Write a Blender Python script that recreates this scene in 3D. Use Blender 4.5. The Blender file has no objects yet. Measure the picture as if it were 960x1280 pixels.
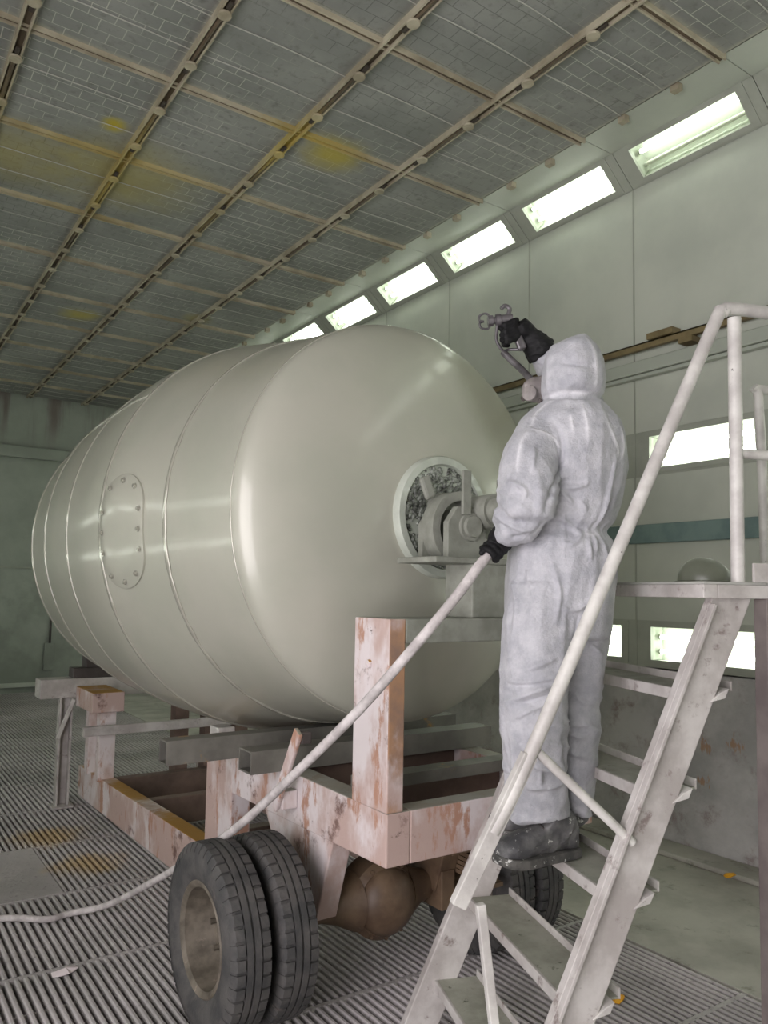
import bpy, bmesh, math, random
import numpy as np
from mathutils import Vector, Matrix, noise
random.seed(7)
SC = bpy.context.scene
COL = SC.collection
PI = math.pi

# ------------------------------------------------------------------ camera
CAM = Vector((0, 0, 1.75))
RX = Vector((0.82333931, -0.56728206, 0.01741967))
UY = Vector((-0.05801429, -0.0535892, 0.99687639))
FW = Vector((0.56457658, 0.82177811, 0.07703256))
F_PX, CY_PX = 984.84, 664.29
cam_data = bpy.data.cameras.new('camera')
cam = bpy.data.objects.new('camera', cam_data)
COL.objects.link(cam)
cam_data.sensor_fit = 'VERTICAL'
cam_data.sensor_height = 24.0
cam_data.lens = 24.0 * F_PX / 1280.0
cam_data.shift_y = (CY_PX - 640.0) / 1280.0
cam_data.clip_start = 0.02
M = Matrix.Identity(4)
for i in range(3):
    M[i][0] = RX[i]; M[i][1] = UY[i]; M[i][2] = -FW[i]; M[i][3] = CAM[i]
cam.matrix_world = M
SC.camera = cam

# ------------------------------------------------------------------ world, daylight, exposure
world = bpy.data.worlds.new('world'); SC.world = world; world.use_nodes = True
world.node_tree.nodes['Background'].inputs[0].default_value = (0.86, 0.86, 0.9, 1)
world.node_tree.nodes['Background'].inputs[1].default_value = 1.0
# daylight entering through the open vehicle door in the left wall, beside and behind the camera
DOOR_Y0, DOOR_Y1, DOOR_Z = -2.3, 2.3, 3.6
dl = bpy.data.lights.new('door_left_offscreen', 'AREA'); dl.shape = 'RECTANGLE'
dl.size = DOOR_Y1 - DOOR_Y0 - 0.1; dl.size_y = DOOR_Z - 0.1; dl.energy = 250; dl.color = (1.0, 0.93, 0.97)
dlo = bpy.data.objects.new('door_left_offscreen', dl); COL.objects.link(dlo)
dlo.location = (-2.25, (DOOR_Y0 + DOOR_Y1) / 2, DOOR_Z / 2)
dlo.rotation_euler = Vector((1, 0, 0)).to_track_quat('-Z', 'Z').to_euler()
TUBE_POWER = 11.0
SC.view_settings.view_transform = 'Standard'
SC.view_settings.look = 'None'
SC.view_settings.exposure = 0.24
SC.view_settings.gamma = 1.0
SC.view_settings.use_curve_mapping = False
try:
    SC.cycles.use_denoising = True
    SC.cycles.max_bounces = 8
    SC.cycles.diffuse_bounces = 4
    SC.cycles.transparent_max_bounces = 12
    SC.cycles.sample_clamp_indirect = 6.0
    SC.cycles.caustics_reflective = False
    SC.cycles.caustics_refractive = False
except Exception:
    pass

# ------------------------------------------------------------------ helpers
def pt(px, py, d):
    """world point seen at a photo pixel, d metres along the view axis"""
    return CAM + (FW + RX * ((px - 480.0) / F_PX) - UY * ((py - CY_PX) / F_PX)) * d

def tag(o, label=None, cat=None, group=None, kind=None):
    if label: o['label'] = label
    if cat: o['category'] = cat
    if group: o['group'] = group
    if kind: o['kind'] = kind
    return o

def thing(name, loc, label, cat, group=None):
    o = bpy.data.objects.new(name, None)
    o.empty_display_size = 0.1
    COL.objects.link(o); o.location = loc
    return tag(o, label, cat, group)

def wloc(o):
    v = Vector((0, 0, 0))
    while o is not None:
        v += o.location; o = o.parent
    return v

class MB:
    def __init__(s): s.v = []; s.f = []
    def add(s, vs, fs):
        n = len(s.v); s.v += [Vector(v) for v in vs]; s.f += [[i + n for i in f] for f in fs]; return s
    def box(s, lo, hi):
        x0, y0, z0 = lo; x1, y1, z1 = hi
        return s.add([(x0,y0,z0),(x1,y0,z0),(x1,y1,z0),(x0,y1,z0),(x0,y0,z1),(x1,y0,z1),(x1,y1,z1),(x0,y1,z1)],
                     [(0,3,2,1),(4,5,6,7),(0,1,5,4),(1,2,6,5),(2,3,7,6),(3,0,4,7)])
    def beam(s, a, b, w, h, up=(0,0,1)):
        """box from a to b, w across, h along up"""
        a = Vector(a); b = Vector(b); d = (b - a).normalized(); up = Vector(up)
        side = d.cross(up).normalized(); u = side.cross(d).normalized()
        vs = []
        for p in (a, b):
            for sx, su in ((-1,-1),(1,-1),(1,1),(-1,1)):
                vs.append(p + side * (w / 2 * sx) + u * (h / 2 * su))
        return s.add(vs, [(3,2,1,0),(4,5,6,7),(0,1,5,4),(1,2,6,5),(2,3,7,6),(3,0,4,7)])
    def tube(s, pts, r, n=12, cap=True, radii=None):
        pts = [Vector(p) for p in pts]; rings = []
        t0 = (pts[1] - pts[0]).normalized()
        ref = Vector((0,0,1)) if abs(t0.z) < 0.9 else Vector((1,0,0))
        u = t0.cross(ref).normalized()
        base = len(s.v)
        for i, p in enumerate(pts):
            t = (pts[min(i+1, len(pts)-1)] - pts[max(i-1, 0)]).normalized()
            u = (u - t * u.dot(t)).normalized(); w = t.cross(u)
            rr = radii[i] if radii else r
            for k in range(n):
                a = 2 * PI * k / n
                s.v.append(p + (u * math.cos(a) + w * math.sin(a)) * rr)
        for i in range(len(pts) - 1):
            for k in range(n):
                a = base + i*n + k; b = base + i*n + (k+1) % n
                s.f.append([a, b, b + n, a + n])
        if cap:
            s.f.append([base + k for k in range(n)][::-1])
            s.f.append([base + (len(pts)-1)*n + k for k in range(n)])
        return s
    def lathe(s, prof, P, ax, n=48, closed=False):
        """prof [(a,r)] around axis ax through P"""
        P = Vector(P); ax = Vector(ax).normalized()
        ref = Vector((0,0,1)) if abs(ax.z) < 0.9 else Vector((1,0,0))
        u = ax.cross(ref).normalized(); w = u.cross(ax)
        base = len(s.v)
        for a, r in prof:
            for k in range(n):
                t = 2 * PI * k / n
                s.v.append(P + ax * a + (u * math.cos(t) + w * math.sin(t)) * r)
        m = len(prof)
        for i in range(m if closed else m - 1):
            j = (i + 1) % m
            for k in range(n):
                k2 = (k + 1) % n
                s.f.append([base+i*n+k, base+i*n+k2, base+j*n+k2, base+j*n+k])
        return s
    def prism(s, poly, n_dir, thick):
        """extrude a world polygon along n_dir"""
        poly = [Vector(p) for p in poly]; d = Vector(n_dir) * thick; m = len(poly)
        vs = poly + [p + d for p in poly]
        fs = [list(range(m))[::-1], list(range(m, 2*m))]
        for i in range(m):
            j = (i + 1) % m; fs.append([i, j, j + m, i + m])
        return s.add(vs, fs)
    def ball(s, c, r, sc=(1,1,1), seg=8, rings=6):
        c = Vector(c); base = len(s.v)
        for i in range(1, rings):
            th = PI * i / rings
            for k in range(seg):
                ph = 2*PI*k/seg
                s.v.append(c + Vector((math.sin(th)*math.cos(ph)*r*sc[0], math.sin(th)*math.sin(ph)*r*sc[1], math.cos(th)*r*sc[2])))
        s.v.append(c + Vector((0,0,r*sc[2]))); s.v.append(c - Vector((0,0,r*sc[2])))
        t = base + (rings-1)*seg
        for i in range(rings-2):
            for k in range(seg):
                a = base+i*seg+k; b = base+i*seg+(k+1)%seg
                s.f.append([a, a+seg, b+seg, b])
        for k in range(seg):
            s.f.append([t, base+k, base+(k+1)%seg])
            s.f.append([t+1, base+(rings-2)*seg+(k+1)%seg, base+(rings-2)*seg+k])
        return s
    def mesh(s, name, mat, off=Vector((0,0,0)), smooth=False, recalc=True):
        me = bpy.data.meshes.new(name)
        me.from_pydata([tuple(v - off) for v in s.v], [], s.f)
        if recalc:
            bm = bmesh.new(); bm.from_mesh(me)
            bmesh.ops.recalc_face_normals(bm, faces=bm.faces[:]); bm.to_mesh(me); bm.free()
        if mat: me.materials.append(mat)
        if smooth:
            me.polygons.foreach_set('use_smooth', [True] * len(me.polygons))
            if smooth != 'all':
                try: me.set_sharp_from_angle(angle=math.radians(38))
                except Exception: pass
        me.update()
        return me
    def build(s, name, mat, parent=None, smooth=False, bevel=0.0, recalc=True):
        off = wloc(parent) if parent else Vector((0,0,0))
        o = bpy.data.objects.new(name, s.mesh(name, mat, off, smooth, recalc))
        COL.objects.link(o); o.parent = parent
        if bevel:
            b = o.modifiers.new('bevel', 'BEVEL'); b.width = bevel; b.segments = 2; b.limit_method = 'ANGLE'
        return o

def inst(me, name, loc, parent=None, rot=None):
    o = bpy.data.objects.new(name, me); COL.objects.link(o); o.parent = parent
    o.location = Vector(loc) - (wloc(parent) if parent else Vector((0,0,0)))
    if rot: o.rotation_euler = rot
    return o

def catmull(P, n=8):
    P = [Vector(p) for p in P]; out = []
    for i in range(len(P) - 1):
        a = P[max(i-1,0)]; b = P[i]; c = P[i+1]; d = P[min(i+2, len(P)-1)]
        for k in range(n):
            t = k / n
            out.append(0.5 * ((2*b) + (c-a)*t + (2*a-5*b+4*c-d)*t*t + (3*b-a-3*c+d)*t*t*t))
    out.append(P[-1]); return out

# ------------------------------------------------------------------ materials
class NT:
    def __init__(s, name):
        s.m = bpy.data.materials.new(name); s.m.use_nodes = True
        s.t = s.m.node_tree; s.n = s.t.nodes; s.l = s.t.links
        s.b = s.n['Principled BSDF']; s.out = s.n['Material Output']
    def new(s, t, **k):
        x = s.n.new(t)
        for a, v in k.items(): setattr(x, a, v)
        return x
    def link(s, a, b): s.l.new(a, b)
    def coord(s, kind='Object'):
        return s.new('ShaderNodeTexCoord').outputs[kind]
    def pos(s): return s.new('ShaderNodeNewGeometry').outputs['Position']
    def noise(s, vec, scale, detail=5, rough=0.6, stretch=None, dist=0.0):
        if stretch:
            mp = s.new('ShaderNodeMapping'); mp.inputs['Scale'].default_value = stretch
            s.link(vec, mp.inputs[0]); vec = mp.outputs[0]
        x = s.new('ShaderNodeTexNoise'); x.inputs['Scale'].default_value = scale
        x.inputs['Detail'].default_value = detail; x.inputs['Roughness'].default_value = rough
        x.inputs['Distortion'].default_value = dist
        s.link(vec, x.inputs['Vector']); return x.outputs['Fac']
    def ramp(s, fac, lo, hi):
        x = s.new('ShaderNodeMapRange', interpolation_type='SMOOTHSTEP')
        x.inputs[1].default_value = lo; x.inputs[2].default_value = hi
        s.link(fac, x.inputs[0]); return x.outputs[0]
    def math(s, op, a, b=None, clamp=False):
        x = s.new('ShaderNodeMath', operation=op); x.use_clamp = clamp
        for i, v in enumerate((a, b)):
            if v is None: continue
            if isinstance(v, (int, float)): x.inputs[i].default_value = v
            else: s.link(v, x.inputs[i])
        return x.outputs[0]
    def dist(s, vec, p):
        x = s.new('ShaderNodeVectorMath', operation='DISTANCE'); s.link(vec, x.inputs[0]); x.inputs[1].default_value = p
        return x.outputs['Value']
    def dot(s, vec, d):
        x = s.new('ShaderNodeVectorMath', operation='DOT_PRODUCT'); s.link(vec, x.inputs[0]); x.inputs[1].default_value = d
        return x.outputs['Value']
    def mix(s, fac, a, b):
        x = s.new('ShaderNodeMix', data_type='RGBA')
        if isinstance(fac, (int, float)): x.inputs[0].default_value = fac
        else: s.link(fac, x.inputs[0])
        for i, v in ((6, a), (7, b)):
            if isinstance(v, tuple): x.inputs[i].default_value = (*v[:3], 1)
            else: s.link(v, x.inputs[i])
        return x.outputs[2]
    def bump(s, h, strength, dist=0.01):
        x = s.new('ShaderNodeBump'); x.inputs['Strength'].default_value = strength; x.inputs['Distance'].default_value = dist
        s.link(h, x.inputs['Height']); s.link(x.outputs[0], s.b.inputs['Normal']); return x
    def color(s, c):
        if isinstance(c, tuple): s.b.inputs['Base Color'].default_value = (*c[:3], 1)
        else: s.link(c, s.b.inputs['Base Color'])
    def set(s, **k):
        for a, v in k.items(): s.b.inputs[a.replace('_', ' ')].default_value = v

def sr(r, g, b):
    f = lambda c: (c/255/12.92) if c/255 <= 0.04045 else ((c/255+0.055)/1.055)**2.4
    return (f(r), f(g), f(b))

def pmat(name, c1, c2=None, scale=4, lo=0.35, hi=0.65, rough=0.6, metal=0.0, bump=0.0, bscale=60, stretch=None,
         c3=None, s3=9, lo3=0.58, hi3=0.66, coat=0.0, spec=0.5):
    t = NT(name); v = t.pos()
    col = c1
    if c2:
        col = t.mix(t.ramp(t.noise(v, scale, stretch=stretch), lo, hi), c1, c2)
    if c3:
        col = t.mix(t.ramp(t.noise(v, s3, detail=8, rough=0.7, stretch=stretch), lo3, hi3), col, c3)
    t.color(col); t.set(Roughness=rough, Metallic=metal, Coat_Weight=coat)
    t.b.inputs['Specular IOR Level'].default_value = spec
    if bump: t.bump(t.noise(v, bscale, detail=6), bump)
    return t.m

MT = {}
MT['wall'] = pmat('wall_paint', sr(202,206,194), sr(188,193,182), scale=0.9, rough=0.38, bump=0.12, bscale=3)
def back_mat():
    t = NT('back_wall_paint'); v = t.pos()
    c = t.mix(t.ramp(t.noise(v, 0.8), 0.35, 0.65), sr(170,176,166), sr(150,156,146))
    sp_ = t.new('ShaderNodeSeparateXYZ'); t.link(v, sp_.inputs[0])
    st_ = t.math('MULTIPLY', t.ramp(t.noise(v, 2.2, detail=6, stretch=(1,1,0.10)), 0.46, 0.66), t.ramp(sp_.outputs[2], 4.0, 4.9))
    c = t.mix(t.math('MULTIPLY', st_, 0.8), c, sr(112,94,92))
    lo = t.math('MULTIPLY', t.ramp(sp_.outputs[2], 2.3, 1.9), t.ramp(t.noise(v, 1.5, detail=7), 0.4, 0.65))
    c = t.mix(t.math('MULTIPLY', lo, 0.7), c, sr(126,132,122))
    t.color(c); t.set(Roughness=0.5); t.bump(t.noise(v, 6), 0.1); return t.m
MT['wall_back'] = back_mat()
MT['fixture'] = pmat('fixture_paint', sr(176,180,168), sr(162,166,154), scale=3, rough=0.45)
MT['reflector'] = pmat('reflector_white', sr(196,202,188), rough=0.5)
def plinth_mat():
    t = NT('plinth_concrete'); v = t.pos()
    c = t.mix(t.ramp(t.noise(v, 2.2), 0.35, 0.65), sr(196,194,192), sr(166,165,163))
    c = t.mix(t.ramp(t.noise(v, 5, detail=8, rough=0.7), 0.52, 0.72), c, sr(146,130,128))
    for p, r in RUST_SPOTS:   # rust runs on the concrete
        y = t.math('ADD', t.dist(v, p), t.math('MULTIPLY', t.math('SUBTRACT', t.noise(v, 24, detail=8, stretch=(1,1.6,0.5)), 0.5), 0.26))
        c = t.mix(t.math('MULTIPLY', t.ramp(y, r*0.75, r*0.2), 0.7), c, sr(166,122,78))
    t.color(c); t.set(Roughness=0.85); t.bump(t.noise(v, 22), 0.7); return t.m
RUST_SPOTS = (((4.95, 3.05, 0.78), 0.07), ((4.95, 3.27, 0.73), 0.06), ((4.95, 3.30, 0.50), 0.05))
MT['concrete'] = plinth_mat()
MT['slab'] = pmat('slab_concrete', sr(188,185,176), sr(162,159,150), scale=1.9, rough=0.8, bump=0.3, bscale=16, c3=sr(132,130,118), s3=6, lo3=0.55, hi3=0.72)
MT['pit'] = pmat('pit_concrete', sr(118,115,110), sr(98,95,91), scale=3, rough=0.9)
MT['teal'] = pmat('teal_paint', sr(128,150,146), sr(110,132,130), scale=4, rough=0.5)
MT['brown_rail'] = pmat('brown_rail', sr(132,118,84), sr(110,96,66), scale=5, rough=0.55)
MT['duct'] = pmat('duct_grey', sr(176,182,170), rough=0.45)
MT['tread_top'] = pmat('step_top_dusty', sr(170,170,158), sr(142,143,130), scale=6, rough=0.75, bump=0.15, bscale=40, c3=sr(88,92,78), s3=18, lo3=0.6, hi3=0.7)
MT['steel'] = pmat('galvanised_paint', sr(196,192,188), sr(166,160,156), scale=6, rough=0.5, bump=0.2, bscale=25, c3=sr(128,116,112), s3=13, lo3=0.57, hi3=0.70)
MT['rail_white'] = pmat('rail_white', sr(210,208,202), sr(178,174,170), scale=7, rough=0.45, c3=sr(84,76,72), s3=30, lo3=0.67, hi3=0.70, bump=0.1, bscale=60)
MT['deck'] = pmat('platform_paint', sr(170,170,164), sr(140,140,134), scale=4, rough=0.6, c3=sr(80,76,74), s3=16, lo3=0.66, hi3=0.72)
MT['dark_steel'] = pmat('dark_steel', sr(84,76,74), sr(62,56,54), scale=4, rough=0.6)
MT['leg'] = pmat('leg_grey', sr(118,110,106), sr(96,88,86), scale=5, rough=0.6)
MT['hose'] = pmat('hose_cloth', sr(206,200,198), sr(172,166,164), scale=14, rough=0.75, bump=0.4, bscale=90)
MT['gun'] = pmat('gun_metal', sr(112,109,111), sr(78,75,77), scale=20, rough=0.4, metal=0.5)
MT['glove'] = pmat('glove_black', (0.004,0.004,0.0045), (0.014,0.014,0.015), scale=8, rough=0.65, bump=0.25, bscale=40, spec=0.25)
MT['resp'] = pmat('respirator_grey', sr(150,144,140), sr(112,106,104), scale=12, rough=0.6)
MT['boot'] = pmat('boot_leather', sr(70,70,72), sr(112,111,110), scale=12, rough=0.5, bump=0.6, bscale=26, c3=sr(206,206,200), s3=30, lo3=0.605, hi3=0.63)
MT['sole'] = pmat('boot_sole', sr(60,60,58), sr(96,94,90), scale=14, rough=0.75, bump=0.5, bscale=40, c3=sr(200,200,195), s3=32, lo3=0.605, hi3=0.63)
MT['helmet'] = pmat('helmet_grey', sr(112,116,102), sr(100,104,90), scale=9, rough=0.35, coat=0.1)
MT['tire'] = pmat('tyre_rubber', sr(62,62,62), sr(84,82,80), scale=9, rough=0.7, bump=0.3, bscale=50, c3=sr(128,118,112), s3=7, lo3=0.58, hi3=0.78)
MT['rim'] = pmat('rim_dusty', sr(118,110,98), sr(82,76,66), scale=9, rough=0.6, c3=sr(150,138,124), s3=14, lo3=0.6, hi3=0.7)
MT['axle'] = pmat('axle_brown', sr(118,98,78), sr(86,68,54), scale=5, rough=0.5, c3=sr(140,122,98), s3=26, lo3=0.66, hi3=0.72)
MT['dark_beam'] = pmat('rusty_beam', sr(118,98,88), sr(92,76,68), scale=4, rough=0.7)
MT['tubes'] = pmat('tube_grey', sr(120,118,110), sr(96,94,88), scale=4, rough=0.55, c3=sr(176,128,48), s3=3.2, lo3=0.6, hi3=0.7)
MT['bearing'] = pmat('bearing_grey', sr(150,152,142), sr(128,130,120), scale=8, rough=0.6, bump=0.15, bscale=50)
MT['yellow'] = pmat('yellow_scrap', sr(222,160,30), rough=0.6)
MT['white_scrap'] = pmat('white_scrap', sr(214,204,204), rough=0.7)
MT['wire'] = pmat('wire_white', sr(190,190,182), rough=0.5)
MT['black'] = pmat('slot_steel', sr(70,62,54), rough=0.8)

def frame_mat(orange=True, grey=False, post=False):
    t = NT('frame_overspray'); v = t.pos()
    n1 = t.noise(v, 3.2, stretch=(1,1,0.6)); n2 = t.noise(v, 7.0, detail=8, rough=0.7, stretch=(1,1,0.35))
    c = t.mix(t.ramp(n1, 0.40, 0.56), sr(218,209,209), sr(188,164,156))
    c = t.mix(t.ramp(n2, 0.54, 0.62), c, sr(176,136,116))
    c = t.mix(t.ramp(t.noise(v, 3.4, detail=8, rough=0.7), 0.56, 0.66), c, sr(118,92,84))
    c = t.mix(t.ramp(t.noise(v, 11, detail=8, rough=0.75), 0.62, 0.70), c, sr(92,72,66))
    nz = t.dot(t.new('ShaderNodeNewGeometry').outputs['Normal'], (0,0,1))
    o = t.math('MULTIPLY', t.ramp(nz, 0.6, 0.8), t.ramp(t.noise(v, 1.7), 0.36, 0.5))
    c = t.mix(o if orange else t.math('MULTIPLY', t.ramp(nz, 0.6, 0.8), 0.8), c, sr(168,122,44) if orange else sr(142,144,132))
    if grey: c = t.mix(t.ramp(t.noise(v, 3.0, stretch=(5,1,0.15)), 0.3, 0.6), sr(136,124,108), sr(106,100,84))
    if post:   # bare primer shows on the narrow front face
        ny = t.dot(t.new('ShaderNodeNewGeometry').outputs['Normal'], (0,-1,0))
        pr_ = t.mix(t.ramp(t.noise(v, 4.5), 0.4, 0.6), sr(178,138,106), sr(146,120,106))
        c = t.mix(t.math('MULTIPLY', t.ramp(ny, 0.6, 0.8), t.ramp(t.noise(v, 6, stretch=(1,1,0.6)), 0.34, 0.5)), c, pr_)
    t.color(c); t.set(Roughness=0.6); t.bump(t.noise(v, 40), 0.15)
    return t.m
MT['frame'] = frame_mat(); MT['frame_up'] = frame_mat(False); MT['frame_post'] = frame_mat(False, False, True)

# --- tank geometry constants (axis slightly off the hall's length)
TA = Vector((-0.0763, 0.9969, -0.0168)).normalized()
TS = Vector((0.99709, 0.0763, 0)).normalized()          # across, to the right
TT = TS.cross(TA)                                        # up
TP = Vector((2.261, 3.093, 2.097))                       # centre of the near seam
T_POS = [0, 0.519, 1.071, 1.644, 2.204, 2.760]
T_RAD = [0.959, 1.020, 1.121, 1.109, 1.068, 0.992]
H1, H2 = 0.247, 0.485
POLE = TP - TA * H1

def tank_mat(name, head):
    t = NT(name); v = t.pos()
    rel = t.new('ShaderNodeVectorMath', operation='SUBTRACT'); t.link(v, rel.inputs[0]); rel.inputs[1].default_value = tuple(TP)
    r = rel.outputs[0]
    s_ = t.dot(r, tuple(TS)); z_ = t.dot(r, tuple(TT)); a_ = t.dot(r, tuple(TA))
    n1 = t.noise(v, 2.3, detail=6, rough=0.55); n2 = t.noise(v, 6.5, detail=5)
    wob = t.math('ADD', t.math('MULTIPLY', t.math('SUBTRACT', n1, 0.5), 0.55), t.math('MULTIPLY', t.math('SUBTRACT', n2, 0.5), 0.12))
    c = t.mix(t.ramp(n1, 0.35, 0.7), sr(176,177,163), sr(184,183,170))
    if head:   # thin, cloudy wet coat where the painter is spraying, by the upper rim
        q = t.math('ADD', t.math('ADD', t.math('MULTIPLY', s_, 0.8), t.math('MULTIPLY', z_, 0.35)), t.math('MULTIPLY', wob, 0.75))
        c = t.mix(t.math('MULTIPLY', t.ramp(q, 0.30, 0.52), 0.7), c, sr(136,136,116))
    t.set(Roughness=0.42, Metallic=0.12, Coat_Weight=0.5, Coat_Roughness=0.14)
    t.color(c)
    t.bump(t.noise(v, 9, detail=3), 0.03)
    return t.m
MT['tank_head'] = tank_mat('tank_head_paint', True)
MT['tank_shell'] = tank_mat('tank_shell_paint', False)
MT['weld'] = pmat('weld_glossy', sr(184,183,170), rough=0.15, metal=0.3, coat=1.0, bump=0.3, bscale=18)
MT['crust'] = pmat('paint_crust', sr(150,155,146), sr(60,62,56), scale=26, rough=0.4, coat=0.3)
MT['flange'] = pmat('flange_paint', sr(196,202,190), sr(176,182,170), scale=6, rough=0.4, coat=0.2)

def grate_mat():
    t = NT('grating_overspray'); v = t.pos()
    n1 = t.noise(v, 1.1); n2 = t.noise(v, 30, detail=8, rough=0.7)
    sx = t.new('ShaderNodeSeparateXYZ'); t.link(v, sx.inputs[0])
    c = t.mix(t.ramp(n1, 0.35, 0.65), sr(196,190,190), sr(166,162,160))
    c = t.mix(t.ramp(n2, 0.55, 0.75), c, sr(112,104,106))
    for p, r in (((1.307, 6.01, 0), 0.34), ((1.40, 5.31, 0), 0.30), ((2.2, 5.6, 0), 0.2)):
        y = t.math('ADD', t.dist(v, p), t.math('MULTIPLY', t.math('SUBTRACT', t.noise(v, 5), 0.5), 0.35))
        c = t.mix(t.math('MULTIPLY', t.ramp(y, r, 0.05), 0.6), c, sr(196,158,70))
    t.color(c); t.set(Roughness=0.8); t.bump(n2, 0.5, 0.01)
    return t.m
MT['grate'] = grate_mat()

def filter_mat():
    t = NT('filter_fleece'); v = t.pos()
    br = t.new('ShaderNodeTexBrick'); br.offset = 0.5
    mp = t.new('ShaderNodeMapping'); mp.inputs['Scale'].default_value = (1, 1, 1)
    t.link(v, mp.inputs[0]); t.link(mp.outputs[0], br.inputs['Vector'])
    br.inputs['Scale'].default_value = 1.0
    br.inputs['Brick Width'].default_value = 0.155; br.inputs['Row Height'].default_value = 0.108
    br.inputs['Mortar Size'].default_value = 0.0032; br.inputs['Mortar Smooth'].default_value = 0.3
    n1 = t.noise(v, 1.3, detail=6); n2 = t.noise(v, 18, detail=6)
    c = t.mix(t.ramp(n1, 0.3, 0.7), sr(158,159,154), sr(134,136,132))
    c = t.mix(t.ramp(n2, 0.5, 0.8), c, sr(120,121,116))
    lines = t.mix(t.ramp(t.noise(v, 0.7), 0.4, 0.62), sr(206,206,194), sr(104,106,102))
    c = t.mix(t.math('MULTIPLY', br.outputs['Fac'], 0.75), c, lines)
    # pale overspray fringe along the panel's own rim
    ob = t.new('ShaderNodeSeparateXYZ'); t.link(t.coord('Generated'), ob.inputs[0])
    ex = t.math('MINIMUM', ob.outputs[0], t.math('SUBTRACT', 1.0, ob.outputs[0])); ey = t.math('MINIMUM', ob.outputs[1], t.math('SUBTRACT', 1.0, ob.outputs[1]))
    ed = t.math('ADD', t.math('MINIMUM', ex, ey), t.math('MULTIPLY', t.math('SUBTRACT', n2, 0.5), 0.03))
    c = t.mix(t.math('MULTIPLY', t.ramp(ed, 0.045, 0.0), 0.45), c, sr(196,192,172))
    for p, r, s in (((2.95,5.1,5.13),0.36,0.7),((1.72,6.4,5.13),0.85,0.4),((1.46,5.70,5.13),0.13,0.9),((2.263,10.05,5.13),0.34,0.6),((3.5,9.3,5.13),0.25,0.4),((0.9,6.6,5.13),0.7,0.35)):
        y = t.math('ADD', t.dist(v, p), t.math('MULTIPLY', t.math('SUBTRACT', t.noise(v, 4), 0.5), 0.5*r+0.08))
        c = t.mix(t.math('MULTIPLY', t.ramp(y, r, 0.02), s), c, sr(196,176,40))
    t.color(c); t.set(Roughness=0.85); t.bump(br.outputs['Fac'], 0.3, 0.004)
    return t.m
MT['filter'] = filter_mat()
def chan_mat(name, c1, c2):
    t = NT(name); v = t.pos()
    c = t.mix(t.ramp(t.noise(v, 3), 0.35, 0.65), c1, c2)
    for p, r, s in (((2.75,5.1,5.1),0.7,0.8),((1.6,6.4,5.1),1.5,0.6)):
        c = t.mix(t.math('MULTIPLY', t.ramp(t.dist(v, p), r, 0.1), s), c, sr(190,168,80))
    t.color(c); t.set(Roughness=0.6); return t.m
MT['chan'] = chan_mat('channel_cream', sr(196,188,166), sr(160,150,128))
MT['groove'] = chan_mat('channel_groove', sr(108,94,76), sr(84,74,60))

def emis(name, col, s):
    t = NT(name); e = t.new('ShaderNodeEmission'); e.inputs[0].default_value = (*col, 1); e.inputs[1].default_value = s
    t.link(e.outputs[0], t.out.inputs[0]); return t.m
MT['tube_lit'] = emis('lamp_tube_lit', (0.97, 1.0, 0.95), TUBE_POWER)
MT['tube_dead'] = pmat('lamp_tube_dead', sr(214,218,200), rough=0.3)
def pane_mat():
    t = NT('lamp_glass'); tr = t.new('ShaderNodeBsdfTransparent'); gl = t.new('ShaderNodeBsdfGlossy'); mx = t.new('ShaderNodeMixShader')
    tr.inputs[0].default_value = (0.93, 0.96, 0.91, 1); gl.inputs['Roughness'].default_value = 0.08
    mx.inputs[0].default_value = 0.06
    t.link(tr.outputs[0], mx.inputs[1]); t.link(gl.outputs[0], mx.inputs[2]); t.link(mx.outputs[0], t.out.inputs[0]); return t.m
MT['pane'] = pane_mat()

def suit_mat():
    t = NT('coverall_fleece'); v = t.coord('Object')
    n1 = t.noise(v, 12, detail=9, rough=0.7); n2 = t.noise(v, 70, detail=5)
    rd = t.new('ShaderNodeTexNoise', noise_type='RIDGED_MULTIFRACTAL'); rd.inputs['Scale'].default_value = 9
    rd.inputs['Detail'].default_value = 3; rd.inputs['Distortion'].default_value = 0.6
    mp = t.new('ShaderNodeMapping'); mp.inputs['Scale'].default_value = (1, 1, 0.55); t.link(v, mp.inputs[0]); t.link(mp.outputs[0], rd.inputs['Vector'])
    c = t.mix(t.ramp(n1, 0.32, 0.68), sr(188,188,192), sr(158,159,165))
    at = t.new('ShaderNodeAttribute', attribute_name='fold')       # doubled fabric along the seams is whiter
    c = t.mix(t.math('MULTIPLY', at.outputs['Fac'], 0.75), c, sr(232,231,234))
    t.color(c); t.set(Roughness=0.6); t.b.inputs['Sheen Weight'].default_value = 0.2
    h = t.math('ADD', t.math('ADD', n1, t.math('MULTIPLY', n2, 0.2)), t.math('MULTIPLY', rd.outputs['Fac'], 0.30)); t.bump(h, 0.7, 0.018)
    return t.m
MT['suit'] = suit_mat()

# ------------------------------------------------------------------ the hall
XW, YB, YF, XL, ZC = 4.95, 15.0, -2.97, -2.2, 5.13
BAY, Y0 = 1.1325, 3.83
seams = [Y0 + BAY * j for j in range(-6, 10)] + [YB]
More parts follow.
